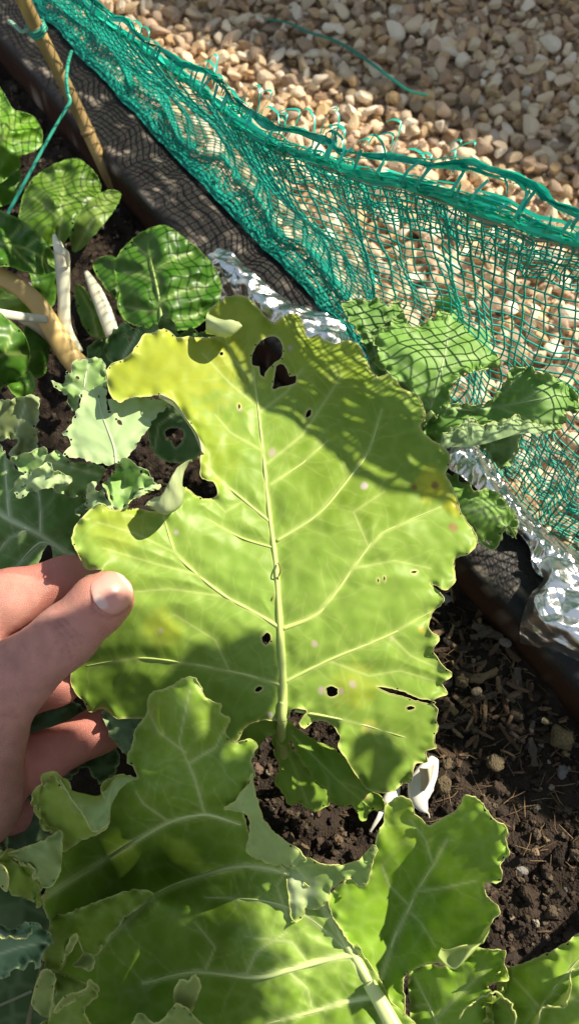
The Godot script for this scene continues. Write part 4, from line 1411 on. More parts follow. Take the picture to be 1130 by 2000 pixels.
	loft(root, "curled_edge", [[[920, 1025, 0.338], [932, 1050, 0.338], [945, 1058, 0.338], [962, 1066, 0.34], [975, 1048, 0.34], [986, 1030, 0.34], [1002, 1048, 0.343]], [[924, 1028, 0.331], [929, 1034, 0.329], [934, 1056, 0.331], [963, 1074, 0.335], [983, 1038, 0.331], [994, 1028, 0.330], [1008, 1052, 0.337]]], {"cols": [lin(0.18, 0.33, 0.07), lin(0.28, 0.42, 0.14)], "wave": 0.001, "nv": 6, "mat": M.dull_leaf, "rim": 1.2})
	stalk(root, "stalk", [[845, 805, 0.352], [820, 830, 0.356], [800, 870, 0.375], [800, 960, 0.41]], [6, 7, 8, 9], lin(0.22, 0.33, 0.1), M.stalk)

func kale_held() -> void:
	var root := thing("kale_plant", "kale plant with one large yellowing holed leaf held up by a hand", "kale plant", G(590, 1560, 0.0), "kale plants in the bed")
	var yel := lin(0.50, 0.50, 0.03)
	var scar := lin(0.42, 0.36, 0.26)
	var brown := lin(0.25, 0.15, 0.04)
	var o := {
		"step": 3.0, "teeth": 2.2, "col": lin(0.22, 0.355, 0.052), "vein_col": lin(0.47, 0.58, 0.17), "edge_col": lin(0.58, 0.60, 0.22), "rim": 0.9, "quilt": 0.0008, "fine": 0.00012, "ruffle": 0.0045, "mottle": 0.09, "branch": 30.0,
		"ctrl": [[440, 590, 0.335], [560, 620, 0.332], [700, 680, 0.330], [215, 740, 0.318], [330, 680, 0.322], [500, 800, 0.318], [350, 800, 0.314], [750, 800, 0.318], [870, 900, 0.312], [925, 1040, 0.310], [145, 1045, 0.292], [300, 1100, 0.296], [530, 1050, 0.306], [720, 1050, 0.304], [170, 1150, 0.292], [200, 1380, 0.316], [330, 1300, 0.302], [550, 1380, 0.300], [470, 1440, 0.302], [880, 1317, 0.308], [700, 1250, 0.300], [850, 1420, 0.312], [760, 1545, 0.314], [700, 1450, 0.304]],
		"holes": [[527, 657, 545, 662, 552, 680, 549, 700, 536, 708, 530, 714, 518, 728, 515, 738, 508, 732, 506, 716, 493, 714, 492, 695, 505, 670], [540, 714, 553, 712, 560, 722, 565, 735, 578, 733, 577, 747, 562, 753, 545, 756, 532, 760, 534, 745], [602, 808, 5, 8, 0.5], [467, 794, 2.5, 5, 0.0], [432, 691, 4, 4], [520, 1247, 9, 12, 0.3], [648, 1350, 12, 11], [505, 1346, 8, 5, -0.4], [801, 1383, 8, 4, -0.2], [738, 1134, 2, 4], [750, 1130, 2, 5], [808, 1117, 6, 2.5], [736, 1341, 760, 1344, 790, 1352, 812, 1362, 838, 1368, 850, 1372, 846, 1376, 815, 1370, 785, 1360, 755, 1352]],
		"veins": [[17, 4, 551, 1406, 553, 1330, 547, 1230, 539, 1110, 525, 1000, 515, 900, 503, 790, 494, 722],
			[9, 3, 546, 1226, 500, 1198, 440, 1165, 385, 1122, 342, 1078, 320, 1010], [7, 3, 549, 1338, 480, 1318, 380, 1298, 270, 1285, 170, 1300], [6.6, 2.5, 525, 1018, 470, 972, 420, 930, 400, 905], [5, 2, 534, 1070, 470, 1050, 400, 1012], [4, 1.5, 512, 880, 450, 845, 420, 810], [4, 1.5, 505, 795, 450, 750, 395, 690], [3, 1, 499, 750, 455, 700, 440, 660],
			[9, 3, 552, 1228, 618, 1200, 660, 1150, 710, 1080, 748, 1040, 860, 990], [8, 3, 556, 1332, 640, 1290, 760, 1240, 840, 1195], [7, 2.5, 541, 1056, 620, 1005, 680, 935, 720, 880, 745, 800], [5, 2, 530, 945, 590, 905, 640, 860], [4, 1.5, 522, 905, 590, 850, 640, 775, 665, 735], [4, 1.5, 508, 805, 560, 765, 590, 720], [6, 2, 575, 1388, 680, 1408, 790, 1440], [3, 1, 760, 1240, 800, 1280, 865, 1310], [3, 1, 690, 1110, 770, 1095, 840, 1110], [3, 1, 440, 1165, 330, 1150, 220, 1160], [3, 1, 385, 1122, 300, 1100, 200, 1070], [3, 1, 640, 1290, 720, 1320, 780, 1310, 850, 1330], [2.5, 1, 340, 1078, 260, 1040, 190, 1020], [2.5, 1, 450, 1315, 420, 1250, 340, 1200], [2.5, 1, 720, 1070, 690, 1000, 750, 960], [2.5, 1, 480, 975, 440, 1000, 400, 960]],
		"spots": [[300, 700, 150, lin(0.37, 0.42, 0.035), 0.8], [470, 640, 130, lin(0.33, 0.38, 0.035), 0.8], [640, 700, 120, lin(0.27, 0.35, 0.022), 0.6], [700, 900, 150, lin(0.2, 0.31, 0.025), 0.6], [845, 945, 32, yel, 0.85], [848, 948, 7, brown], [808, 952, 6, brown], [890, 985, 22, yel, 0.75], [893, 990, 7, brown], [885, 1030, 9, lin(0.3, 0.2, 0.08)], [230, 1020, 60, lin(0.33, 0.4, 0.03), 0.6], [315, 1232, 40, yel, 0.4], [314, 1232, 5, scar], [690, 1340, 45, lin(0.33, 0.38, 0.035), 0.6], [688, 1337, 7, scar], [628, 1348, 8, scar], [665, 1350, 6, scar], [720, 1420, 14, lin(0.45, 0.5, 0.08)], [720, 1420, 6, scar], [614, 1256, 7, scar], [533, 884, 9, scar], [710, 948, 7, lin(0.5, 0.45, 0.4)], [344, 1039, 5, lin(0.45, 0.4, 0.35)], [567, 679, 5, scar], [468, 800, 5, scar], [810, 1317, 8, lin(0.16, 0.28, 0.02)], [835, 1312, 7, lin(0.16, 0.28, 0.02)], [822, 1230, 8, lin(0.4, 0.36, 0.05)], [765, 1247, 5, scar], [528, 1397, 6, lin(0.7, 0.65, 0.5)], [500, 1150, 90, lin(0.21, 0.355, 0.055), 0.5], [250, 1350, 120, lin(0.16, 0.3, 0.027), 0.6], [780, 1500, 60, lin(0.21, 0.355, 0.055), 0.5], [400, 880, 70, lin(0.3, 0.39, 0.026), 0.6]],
	}
	var outline := [405, 612, 440, 582, 467, 577, 487, 585, 500, 596, 513, 612, 525, 624, 537, 630, 550, 618, 565, 614, 580, 613, 592, 632, 600, 658, 618, 655, 635, 664, 652, 672, 670, 666, 685, 667, 702, 677, 716, 708, 727, 727, 735, 738, 757, 730, 775, 748, 792, 764, 810, 770, 824, 790, 830, 816, 820, 834, 837, 855, 862, 872, 877, 890, 874, 912, 868, 925, 880, 945, 890, 970, 902, 1005, 925, 1038, 930, 1060, 914, 1082, 890, 1090, 886, 1110, 888, 1132, 872, 1153, 852, 1145, 840, 1140, 852, 1152, 867, 1172, 845, 1195, 835, 1225, 856, 1247, 845, 1270, 862, 1298, 882, 1317, 863, 1335, 873, 1356, 850, 1364, 842, 1372, 854, 1385, 850, 1408, 856, 1418, 846, 1445, 851, 1460, 830, 1468, 834, 1488, 809, 1493, 803, 1524, 784, 1532, 763, 1547, 721, 1543, 700, 1520, 684, 1497, 671, 1475, 660, 1458, 663, 1437, 642, 1412, 617, 1408, 594, 1423, 584, 1412, 598, 1388, 570, 1386, 562, 1404, 545, 1408, 520, 1406, 492, 1412, 472, 1430, 463, 1447, 430, 1450, 380, 1430, 320, 1410, 279, 1404, 255, 1402, 229, 1404, 203, 1384, 175, 1390, 163, 1369, 143, 1345, 140, 1300, 160, 1240, 175, 1170, 165, 1145, 165, 1128, 190, 1120, 200, 1112, 171, 1112, 158, 1092, 142, 1058, 142, 1045, 150, 1022, 185, 990, 200, 985, 222, 996, 260, 992, 320, 1002, 345, 990, 357, 965, 362, 953, 380, 966, 402, 975, 425, 966, 416, 942, 392, 930, 393, 880, 382, 848, 365, 820, 345, 795, 322, 772, 285, 775, 250, 778, 235, 787, 216, 770, 210, 740, 214, 715, 245, 700, 266, 678, 280, 655, 300, 650, 320, 642, 334, 650, 345, 660, 370, 658, 400, 660, 440, 652, 460, 642, 458, 632, 425, 630]
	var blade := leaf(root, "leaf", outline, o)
	# rolled margins that turn their pale undersides up
	var pale := lin(0.46, 0.55, 0.27)
	loft(blade, "curled_edge", [[[402, 652, 0.326], [425, 655, 0.326], [448, 652, 0.326], [462, 640, 0.326]], [[402, 640, 0.319], [425, 655, 0.316], [452, 655, 0.315], [472, 640, 0.317]], [[402, 622, 0.318], [422, 630, 0.313], [452, 626, 0.312], [472, 635, 0.315]], [[404, 612, 0.322], [425, 622, 0.319], [450, 628, 0.318], [466, 628, 0.319]]], {"cols": [lin(0.42, 0.47, 0.04), pale, pale * 0.9], "nu": 40, "nv": 20, "rim": 1.0})
	loft(blade, "curled_edge", [[[292, 992, 0.297], [320, 1004, 0.297], [345, 992, 0.298], [358, 968, 0.299], [362, 953, 0.3]], [[290, 985, 0.290], [320, 1003, 0.288], [352, 985, 0.289], [358, 960, 0.291], [352, 940, 0.293]], [[284, 988, 0.291], [312, 975, 0.287], [332, 940, 0.286], [350, 912, 0.287], [372, 900, 0.288]], [[300, 970, 0.294], [322, 965, 0.291], [340, 935, 0.29], [350, 915, 0.29], [376, 901, 0.289]]], {"cols": [lin(0.36, 0.47, 0.08), pale * 0.85, pale * 0.8, pale], "nu": 50, "nv": 20, "wave": 0.0012, "rim": 1.0})
	loft(blade, "curled_edge", [[[310, 778, 0.315], [340, 795, 0.314], [362, 822, 0.313], [380, 850, 0.311], [392, 882, 0.309]], [[312, 770, 0.310], [342, 786, 0.308], [366, 820, 0.307], [386, 850, 0.306], [394, 882, 0.306]], [[320, 771, 0.312], [336, 783, 0.310], [360, 818, 0.309], [396, 868, 0.309], [400, 888, 0.309]]], {"cols": [pale * 0.8, lin(0.5, 0.5, 0.35), pale], "nu": 40, "nv": 10, "rim": 0.9})
	# shred of dried skin hanging on the midrib
	for s in [[[543, 1100, 0.303], [548, 1112, 0.300], [543, 1128, 0.302], [540, 1150, 0.303], [536, 1164, 0.302]], [[538, 1160, 0.303], [532, 1168, 0.301], [528, 1180, 0.302]]]:
		var pp := PackedVector3Array()
		for q in s:
			pp.append(P(q[0], q[1], q[2]))
		var sb := Bag.new()
		tube(sb, curve(pp, 16), [0.0003, 0.0002], 5, lin(0.2, 0.17, 0.06))
		part(blade, "dried_shred", sb.mesh(), M.wood)
	stalk(root, "leaf_stalk", [[553, 1370, 0.300], [551, 1400, 0.301], [550, 1415, 0.306], [548, 1440, 0.320], [552, 1480, 0.340], [560, 1540, 0.362]], [8, 9.5, 10, 11, 12, 13], lin(0.45, 0.55, 0.18), M.stalk, 1.0)
	# leaflets on the stalk below the blade
	var k := {"step": 4.0, "teeth": 4.0, "col": lin(0.19, 0.34, 0.04), "quilt": 0.0016, "ruffle": 0.004, "vein_col": lin(0.36, 0.5, 0.12), "edge_col": lin(0.36, 0.46, 0.1)}
	var a := k.duplicate()
	a.merge({"ctrl": [[534, 1433, 0.335], [640, 1560, 0.345], [545, 1520, 0.335], [600, 1500, 0.340], [560, 1565, 0.338]], "veins": [[4, 2, 545, 1440, 575, 1500, 600, 1570]]}, true)
	leaf(root, "leaflet", [530, 1430, 560, 1450, 584, 1482, 613, 1510, 640, 1545, 642, 1568, 625, 1582, 605, 1582, 584, 1568, 563, 1570, 552, 1545, 536, 1528, 546, 1500, 540, 1480], a)
	a = k.duplicate()
	a.merge({"ctrl": [[517, 1416, 0.316], [613, 1445, 0.325], [704, 1520, 0.325], [750, 1566, 0.322], [704, 1600, 0.328], [613, 1516, 0.322], [660, 1530, 0.318]], "veins": [[6, 2, 552, 1420, 600, 1465, 660, 1525, 725, 1580], [3, 1, 620, 1485, 640, 1520, 640, 1560], [3, 1, 660, 1525, 700, 1540, 735, 1565]], "spots": [[716, 1555, 6, lin(0.4, 0.3, 0.15)]]}, true)
	leaf(root, "leaflet", [560, 1412, 590, 1430, 613, 1445, 645, 1460, 671, 1479, 690, 1500, 704, 1520, 728, 1545, 750, 1566, 742, 1584, 724, 1583, 712, 1600, 706, 1604, 698, 1590, 688, 1572, 671, 1576, 655, 1572, 640, 1566, 640, 1545, 615, 1528, 604, 1508, 588, 1487, 575, 1460], a)
	a = k.duplicate()
	a.merge({"col": lin(0.2, 0.33, 0.045), "ctrl": [[472, 1429, 0.312], [542, 1410, 0.308], [497, 1470, 0.322], [510, 1430, 0.312]], "veins": []}, true)
	leaf(root, "leaflet", [470, 1440, 478, 1418, 492, 1408, 520, 1404, 545, 1408, 540, 1430, 520, 1440, 506, 1456, 498, 1474, 480, 1462], a)
	a.merge({"ctrl": [[545, 1430, 0.318], [565, 1420, 0.316], [545, 1455, 0.322]]}, true)
	leaf(root, "leaflet", [538, 1430, 560, 1408, 572, 1425, 562, 1452, 548, 1458], a)

func kale_front() -> void:
	var root := thing("kale_plant", "large cupped kale plant with ruffled leaves filling the bottom of the view", "kale plant", G(790, 2080, 0.0), "kale plants in the bed")
	var base := {"step": 4.0, "teeth": 3.0, "col": lin(0.165, 0.285, 0.03), "quilt": 0.0013, "fine": 0.0003, "ruffle": 0.004, "ruffle_freq": 4.2, "vein_col": lin(0.50, 0.60, 0.24), "edge_col": lin(0.52, 0.58, 0.20), "rim": 1.2, "branch": 46.0}
	var a := base.duplicate()
	a.merge({
		"ctrl": [[382, 1330, 0.262], [290, 1410, 0.281], [485, 1480, 0.270], [440, 1580, 0.276], [360, 1500, 0.272], [350, 1610, 0.292], [250, 1550, 0.280], [130, 1690, 0.292], [240, 1722, 0.338], [400, 1700, 0.318], [540, 1700, 0.286], [500, 1800, 0.287], [440, 1850, 0.289], [610, 1830, 0.286], [690, 1870, 0.286], [765, 2020, 0.274], [400, 1900, 0.310], [200, 1900, 0.316], [100, 2000, 0.286], [500, 2040, 0.284], [640, 1960, 0.282], [300, 1752, 0.306], [200, 1830, 0.304], [330, 1685, 0.338], [260, 1645, 0.306], [190, 1640, 0.330], [180, 1745, 0.330], [300, 1840, 0.322], [352, 1400, 0.2605], [400, 1450, 0.266], [450, 1430, 0.273]],
		"veins": [[24, 17, 768, 2030, 735, 1945, 690, 1865, 650, 1800, 622, 1752], [14, 6, 690, 1864, 640, 1872, 565, 1893, 500, 1908, 380, 1897, 280, 1920], [14, 4, 736, 1944, 670, 1958, 595, 1980, 520, 2000], [12, 6, 622, 1752, 560, 1704, 480, 1690, 400, 1708, 295, 1752, 175, 1870], [5, 13, 470, 1610, 400, 1590, 330, 1605, 260, 1645, 180, 1695, 90, 1750], [6, 2, 672, 1850, 600, 1790, 520, 1760, 400, 1752], [3, 1, 560, 1790, 540, 1730, 560, 1700], [3, 1, 600, 1880, 570, 1840, 480, 1830], [3, 1, 560, 1895, 600, 1930, 610, 1970], [3, 1, 480, 1905, 500, 1860, 560, 1820], [3, 1, 400, 1898, 420, 1850, 380, 1800], [4, 1, 400, 1592, 380, 1520, 350, 1450, 370, 1350], [3, 1, 370, 1490, 420, 1460, 440, 1420], [3, 1, 362, 1470, 310, 1430, 290, 1390], [3, 1, 330, 1605, 280, 1570, 265, 1545]], "quilt": 0.0012,
		"spots": [[350, 1420, 110, lin(0.24, 0.38, 0.05), 0.7], [600, 1830, 110, lin(0.27, 0.42, 0.07), 0.7]],
	}, true)
	leaf(root, "leaf", [85, 1760, 118, 1660, 150, 1612, 196, 1560, 200, 1532, 235, 1513, 268, 1520, 262, 1500, 248, 1484, 259, 1452, 267, 1420, 286, 1396, 293, 1357, 326, 1345, 364, 1323, 382, 1325, 394, 1345, 403, 1366, 430, 1374, 430, 1392, 449, 1404, 440, 1430, 459, 1450, 488, 1443, 502, 1455, 490, 1485, 498, 1514, 484, 1530, 475, 1580, 490, 1630, 540, 1680, 600, 1730, 640, 1765, 700, 1850, 760, 1950, 782, 2050, 100, 2050, 120, 1960, 90, 1900, 110, 1830], a)
	# the margin's rolled ribbon down the middle, and its flap
	var silver := lin(0.33, 0.45, 0.15)
	a = base.duplicate()
	a.merge({"col": silver, "mat": M.dull_leaf, "quilt": 0.001, "ctrl": [[492, 1512, 0.268], [445, 1580, 0.273], [485, 1650, 0.283], [590, 1690, 0.283], [520, 1610, 0.275], [550, 1660, 0.279]], "ruffle": 0.003, "veins": []}, true)
	leaf(root, "curled_edge", [492, 1510, 486, 1530, 470, 1549, 456, 1566, 437, 1580, 456, 1583, 480, 1590, 488, 1620, 482, 1665, 505, 1678, 525, 1687, 565, 1694, 600, 1702, 594, 1672, 556, 1641, 522, 1612, 502, 1562], a)
	a = base.duplicate()
	a.merge({"col": lin(0.25, 0.38, 0.10), "quilt": 0.0015, "ctrl": [[556, 1690, 0.283], [640, 1690, 0.279], [725, 1680, 0.274], [580, 1795, 0.283], [650, 1735, 0.281], [700, 1730, 0.278]], "spots": [[582, 1740, 38, lin(0.40, 0.49, 0.27), 0.9]], "veins": [[3, 1, 570, 1685, 600, 1720, 590, 1770]]}, true)
	leaf(root, "curled_edge", [558, 1680, 590, 1672, 625, 1686, 660, 1690, 700, 1680, 728, 1650, 735, 1660, 725, 1690, 716, 1727, 702, 1733, 683, 1716, 662, 1725, 645, 1738, 640, 1758, 616, 1776, 597, 1772, 592, 1790, 578, 1802, 568, 1786, 562, 1740], a)
	# right half of the blade
	a = base.duplicate()
	a.merge({"ctrl": [[782, 1555, 0.268], [907, 1557, 0.266], [990, 1640, 0.268], [975, 1780, 0.264], [885, 1885, 0.268], [735, 1650, 0.275], [820, 1650, 0.281], [850, 1750, 0.294], [780, 1800, 0.297], [690, 1790, 0.2855], [700, 1870, 0.287], [650, 1755, 0.283], [775, 1990, 0.280], [800, 1890, 0.290], [920, 1700, 0.276]], "veins": [[10, 4, 742, 1915, 770, 1830, 800, 1770, 812, 1742, 845, 1690, 872, 1640], [3, 1, 795, 1778, 820, 1800, 850, 1850], [4, 1.5, 812, 1742, 860, 1735, 930, 1720], [3, 1, 845, 1690, 830, 1640, 800, 1600], [3, 1, 800, 1770, 760, 1730, 745, 1690]], "spots": [[800, 1600, 60, lin(0.27, 0.40, 0.05), 0.6]], "col": lin(0.19, 0.34, 0.03)}, true)
	leaf(root, "leaf", [640, 1765, 682, 1715, 705, 1730, 716, 1722, 726, 1682, 736, 1635, 750, 1600, 752, 1575, 782, 1554, 806, 1570, 808, 1590, 822, 1600, 837, 1612, 862, 1600, 895, 1577, 907, 1554, 936, 1564, 957, 1594, 988, 1617, 985, 1640, 993, 1668, 978, 1685, 977, 1721, 945, 1726, 950, 1750, 966, 1765, 976, 1782, 958, 1800, 945, 1836, 920, 1851, 888, 1885, 850, 1880, 815, 1890, 795, 1900, 785, 1925, 790, 1960, 785, 2050, 770, 2040, 750, 1950, 700, 1868], a)
	loft(root, "curled_edge", [[[950, 1800, 0.268], [920, 1842, 0.27], [890, 1868, 0.272], [868, 1880, 0.273]], [[955, 1815, 0.260], [925, 1858, 0.259], [890, 1885, 0.260], [862, 1880, 0.264]], [[945, 1836, 0.262], [920, 1853, 0.256], [885, 1892, 0.257], [855, 1868, 0.262]], [[920, 1845, 0.264], [900, 1848, 0.262], [872, 1856, 0.264], [860, 1852, 0.266]]], {"cols": [lin(0.3, 0.42, 0.06), lin(0.45, 0.55, 0.2), lin(0.3, 0.4, 0.12)], "nu": 40, "nv": 16, "rim": 1.4})
	# stubby lower leaves to the right
	a = base.duplicate()
	a.merge({"ctrl": [[800, 1900, 0.290], [985, 1857, 0.270], [960, 1960, 0.272], [770, 2040, 0.29], [870, 1950, 0.278]], "col": lin(0.20, 0.36, 0.03), "veins": [[5, 2, 870, 2040, 840, 1970, 810, 1910], [3, 1, 850, 1990, 900, 1940, 950, 1890], [2, 1, 835, 1960, 800, 1970, 790, 1990]], "ruffle": 0.006}, true)
	leaf(root, "leaf", [798, 1900, 830, 1885, 870, 1888, 905, 1872, 925, 1852, 952, 1855, 985, 1857, 984, 1880, 991, 1912, 968, 1918, 950, 1928, 962, 1945, 955, 1965, 962, 1990, 940, 2050, 810, 2050, 800, 1960], a)
	a = base.duplicate()
	a.merge({"ctrl": [[985, 1895, 0.278], [1140, 1815, 0.262], [1160, 2040, 0.266], [950, 2040, 0.275], [1060, 1930, 0.262]], "col": lin(0.22, 0.37, 0.04), "veins": [[5, 2, 1030, 2060, 1060, 1960, 1150, 1850], [3, 1, 1055, 1970, 1020, 1930, 1000, 1910], [3, 1, 1080, 1940, 1110, 1950, 1140, 1955]], "ruffle": 0.005}, true)
	leaf(root, "leaf", [972, 1900, 1000, 1888, 1040, 1874, 1090, 1850, 1130, 1824, 1180, 1795, 1180, 2060, 940, 2060, 950, 1985, 970, 1950], a)
	loft(root, "curled_edge", [[[1180, 1880, 0.258], [1120, 1895, 0.258], [1105, 1935, 0.26], [1070, 1965, 0.262], [1040, 1985, 0.263], [1000, 2040, 0.265]], [[1180, 1890, 0.248], [1115, 1895, 0.247], [1112, 1930, 0.250], [1098, 1968, 0.252], [1060, 1970, 0.252], [1040, 2040, 0.255]]], {"cols": [lin(0.2, 0.33, 0.04), lin(0.4, 0.5, 0.14)], "wave": 0.002, "nu": 60, "nv": 8, "rim": 1.6})
	loft(root, "curled_edge", [[[900, 1975, 0.268], [930, 1960, 0.268], [955, 1935, 0.268], [985, 1960, 0.268], [1010, 2010, 0.268], [1020, 2050, 0.268]], [[895, 1985, 0.258], [935, 1950, 0.256], [960, 1940, 0.255], [985, 1950, 0.256], [1005, 1985, 0.256], [1012, 2050, 0.258]]], {"cols": [lin(0.2, 0.33, 0.04), lin(0.45, 0.53, 0.2)], "wave": 0.003, "nu": 60, "nv": 8, "rim": 1.6})
	# ruffles of the left margin
	var lobe := lin(0.24, 0.35, 0.05)
	a = base.duplicate()
	a.merge({"col": lobe, "ctrl": [[75, 1560, 0.276], [105, 1512, 0.272], [200, 1560, 0.268], [120, 1640, 0.278], [150, 1590, 0.262]], "ruffle": 0.006, "veins": []}, true)
	leaf(root, "leaf", [72, 1553, 88, 1530, 105, 1511, 122, 1535, 140, 1548, 165, 1560, 200, 1572, 215, 1600, 200, 1625, 160, 1640, 118, 1665, 119, 1624, 88, 1611, 76, 1577], a)
	loft(root, "curled_edge", [[[105, 1512, 0.268], [135, 1540, 0.264], [165, 1550, 0.262], [198, 1552, 0.262], [230, 1515, 0.262], [268, 1520, 0.262]], [[112, 1515, 0.262], [134, 1546, 0.258], [164, 1570, 0.254], [196, 1572, 0.254], [225, 1530, 0.256], [270, 1522, 0.258]], [[118, 1522, 0.260], [136, 1552, 0.255], [160, 1588, 0.250], [182, 1622, 0.250], [212, 1606, 0.252], [200, 1545, 0.256]]], {"cols": [lobe, silver * 0.9, silver], "nu": 70, "nv": 14, "wave": 0.0015, "rim": 1.6})
	a.merge({"col": silver * 0.75, "mat": M.dull_leaf, "ctrl": [[22, 1680, 0.272], [115, 1625, 0.268], [100, 1732, 0.27], [70, 1680, 0.262]]}, true)
	leaf(root, "leaf", [16, 1668, 50, 1655, 90, 1640, 118, 1622, 122, 1660, 116, 1705, 100, 1732, 85, 1733, 75, 1715, 66, 1718, 60, 1695, 42, 1690, 32, 1672], a)
	a.merge({"col": lobe * 1.2, "mat": M.leaf, "ctrl": [[0, 1670, 0.28], [70, 1715, 0.275], [40, 1750, 0.278], [30, 1710, 0.27]]}, true)
	leaf(root, "leaf", [-25, 1655, 8, 1665, 28, 1685, 45, 1692, 66, 1716, 72, 1738, 68, 1762, 48, 1752, 25, 1748, 10, 1730, -25, 1710], a)
	a.merge({"col": silver * 0.8, "mat": M.dull_leaf, "ctrl": [[-20, 1690, 0.268], [15, 1735, 0.266], [0, 1700, 0.262]]}, true)
	leaf(root, "leaf", [-25, 1675, 5, 1690, 18, 1715, 14, 1742, 0, 1730, -25, 1725], a)
	# the crumpled lower left margin: a tongue of blade and its turned lips
	a = base.duplicate()
	a.merge({"col": lin(0.20, 0.30, 0.035), "ctrl": [[280, 1755, 0.305], [185, 1865, 0.288], [100, 1795, 0.286], [90, 1890, 0.278], [200, 1775, 0.292], [140, 1840, 0.276]], "quilt": 0.0015, "ruffle": 0.005, "veins": []}, true)
	leaf(root, "leaf", [300, 1746, 270, 1772, 250, 1786, 215, 1830, 186, 1868, 165, 1864, 150, 1828, 138, 1850, 128, 1868, 116, 1896, 90, 1890, 84, 1868, 92, 1830, 100, 1795, 92, 1780, 128, 1785, 200, 1757, 260, 1738], a)
	for f in [[[126, 1864, 131, 1848, 140, 1829, 149, 1823, 153, 1836, 142, 1852, 130, 1872, 117, 1898], 0.272], [[165, 1863, 183, 1867, 182, 1890, 172, 1897, 158, 1888, 143, 1886, 150, 1877], 0.278], [[66, 1940, 76, 1912, 86, 1893, 108, 1903, 106, 1930, 103, 1955, 95, 1986, 80, 1982, 64, 1962], 0.274], [[106, 1978, 118, 1955, 132, 1943, 168, 1932, 174, 1914, 192, 1928, 190, 1942, 152, 1952, 124, 1968], 0.266], [[340, 1937, 352, 1912, 366, 1916, 380, 1904, 391, 1919, 386, 1946, 371, 1977, 344, 1962], 0.266]]:
		a.merge({"col": lin(0.22, 0.29, 0.08), "mat": M.dull_leaf, "ctrl": [[f[0][0], f[0][1], f[1] + 0.005], [f[0][4], f[0][5], f[1] - 0.002], [f[0][8], f[0][9], f[1] + 0.002], [f[0][2], f[0][3], f[1] - 0.001]], "ruffle": 0.004, "teeth": 3.0}, true)
		leaf(root, "curled_edge", f[0], a)
	a.merge({"col": lin(0.18, 0.27, 0.035), "mat": M.leaf, "ctrl": [[110, 1905, 0.284], [160, 1935, 0.278], [120, 2020, 0.28], [210, 1990, 0.284]], "ruffle": 0.005}, true)
	leaf(root, "leaf", [104, 1900, 140, 1910, 175, 1925, 190, 1945, 165, 1970, 178, 2010, 170, 2050, 100, 2050, 96, 1990, 108, 1940], a)
	a.merge({"col": lin(0.24, 0.33, 0.08), "ctrl": [[262, 1988, 0.274], [340, 1975, 0.268], [390, 2000, 0.272], [310, 2020, 0.27]], "ruffle": 0.005}, true)
	leaf(root, "leaf", [258, 2050, 264, 1986, 282, 1982, 300, 1998, 325, 1985, 345, 1960, 372, 1976, 392, 1998, 420, 2012, 420, 2050], a)
	var rimc := lin(0.46, 0.52, 0.13)
	var in_c := lin(0.20, 0.32, 0.04)
	frill(root, "frilled_edge", [[120, 1665, 0.276], [116, 1625, 0.275], [88, 1610, 0.274], [77, 1577, 0.274], [74, 1552, 0.274], [104, 1514, 0.27], [135, 1545, 0.268]], 12, 0.0035, 6, [lobe, rimc])
	frill(root, "frilled_edge", [[-20, 1680, 0.276], [22, 1688, 0.274], [48, 1700, 0.272], [70, 1722, 0.272], [70, 1765, 0.276]], 24, 0.007, 4, [lobe * 1.1, lin(0.44, 0.48, 0.12)], {"rim": 1.9})
	frill(root, "frilled_edge", [[985, 1895, 0.272], [988, 1935, 0.272], [960, 1965, 0.27], [965, 2005, 0.27], [950, 2045, 0.27]], -18, 0.005, 4, [in_c, rimc])
	stalk(root, "stalk", [[720, 1920, 0.282], [752, 1975, 0.277], [785, 2040, 0.274], [800, 2100, 0.28]], [13, 15, 17, 18], lin(0.5, 0.6, 0.25), M.stalk, 0.9)

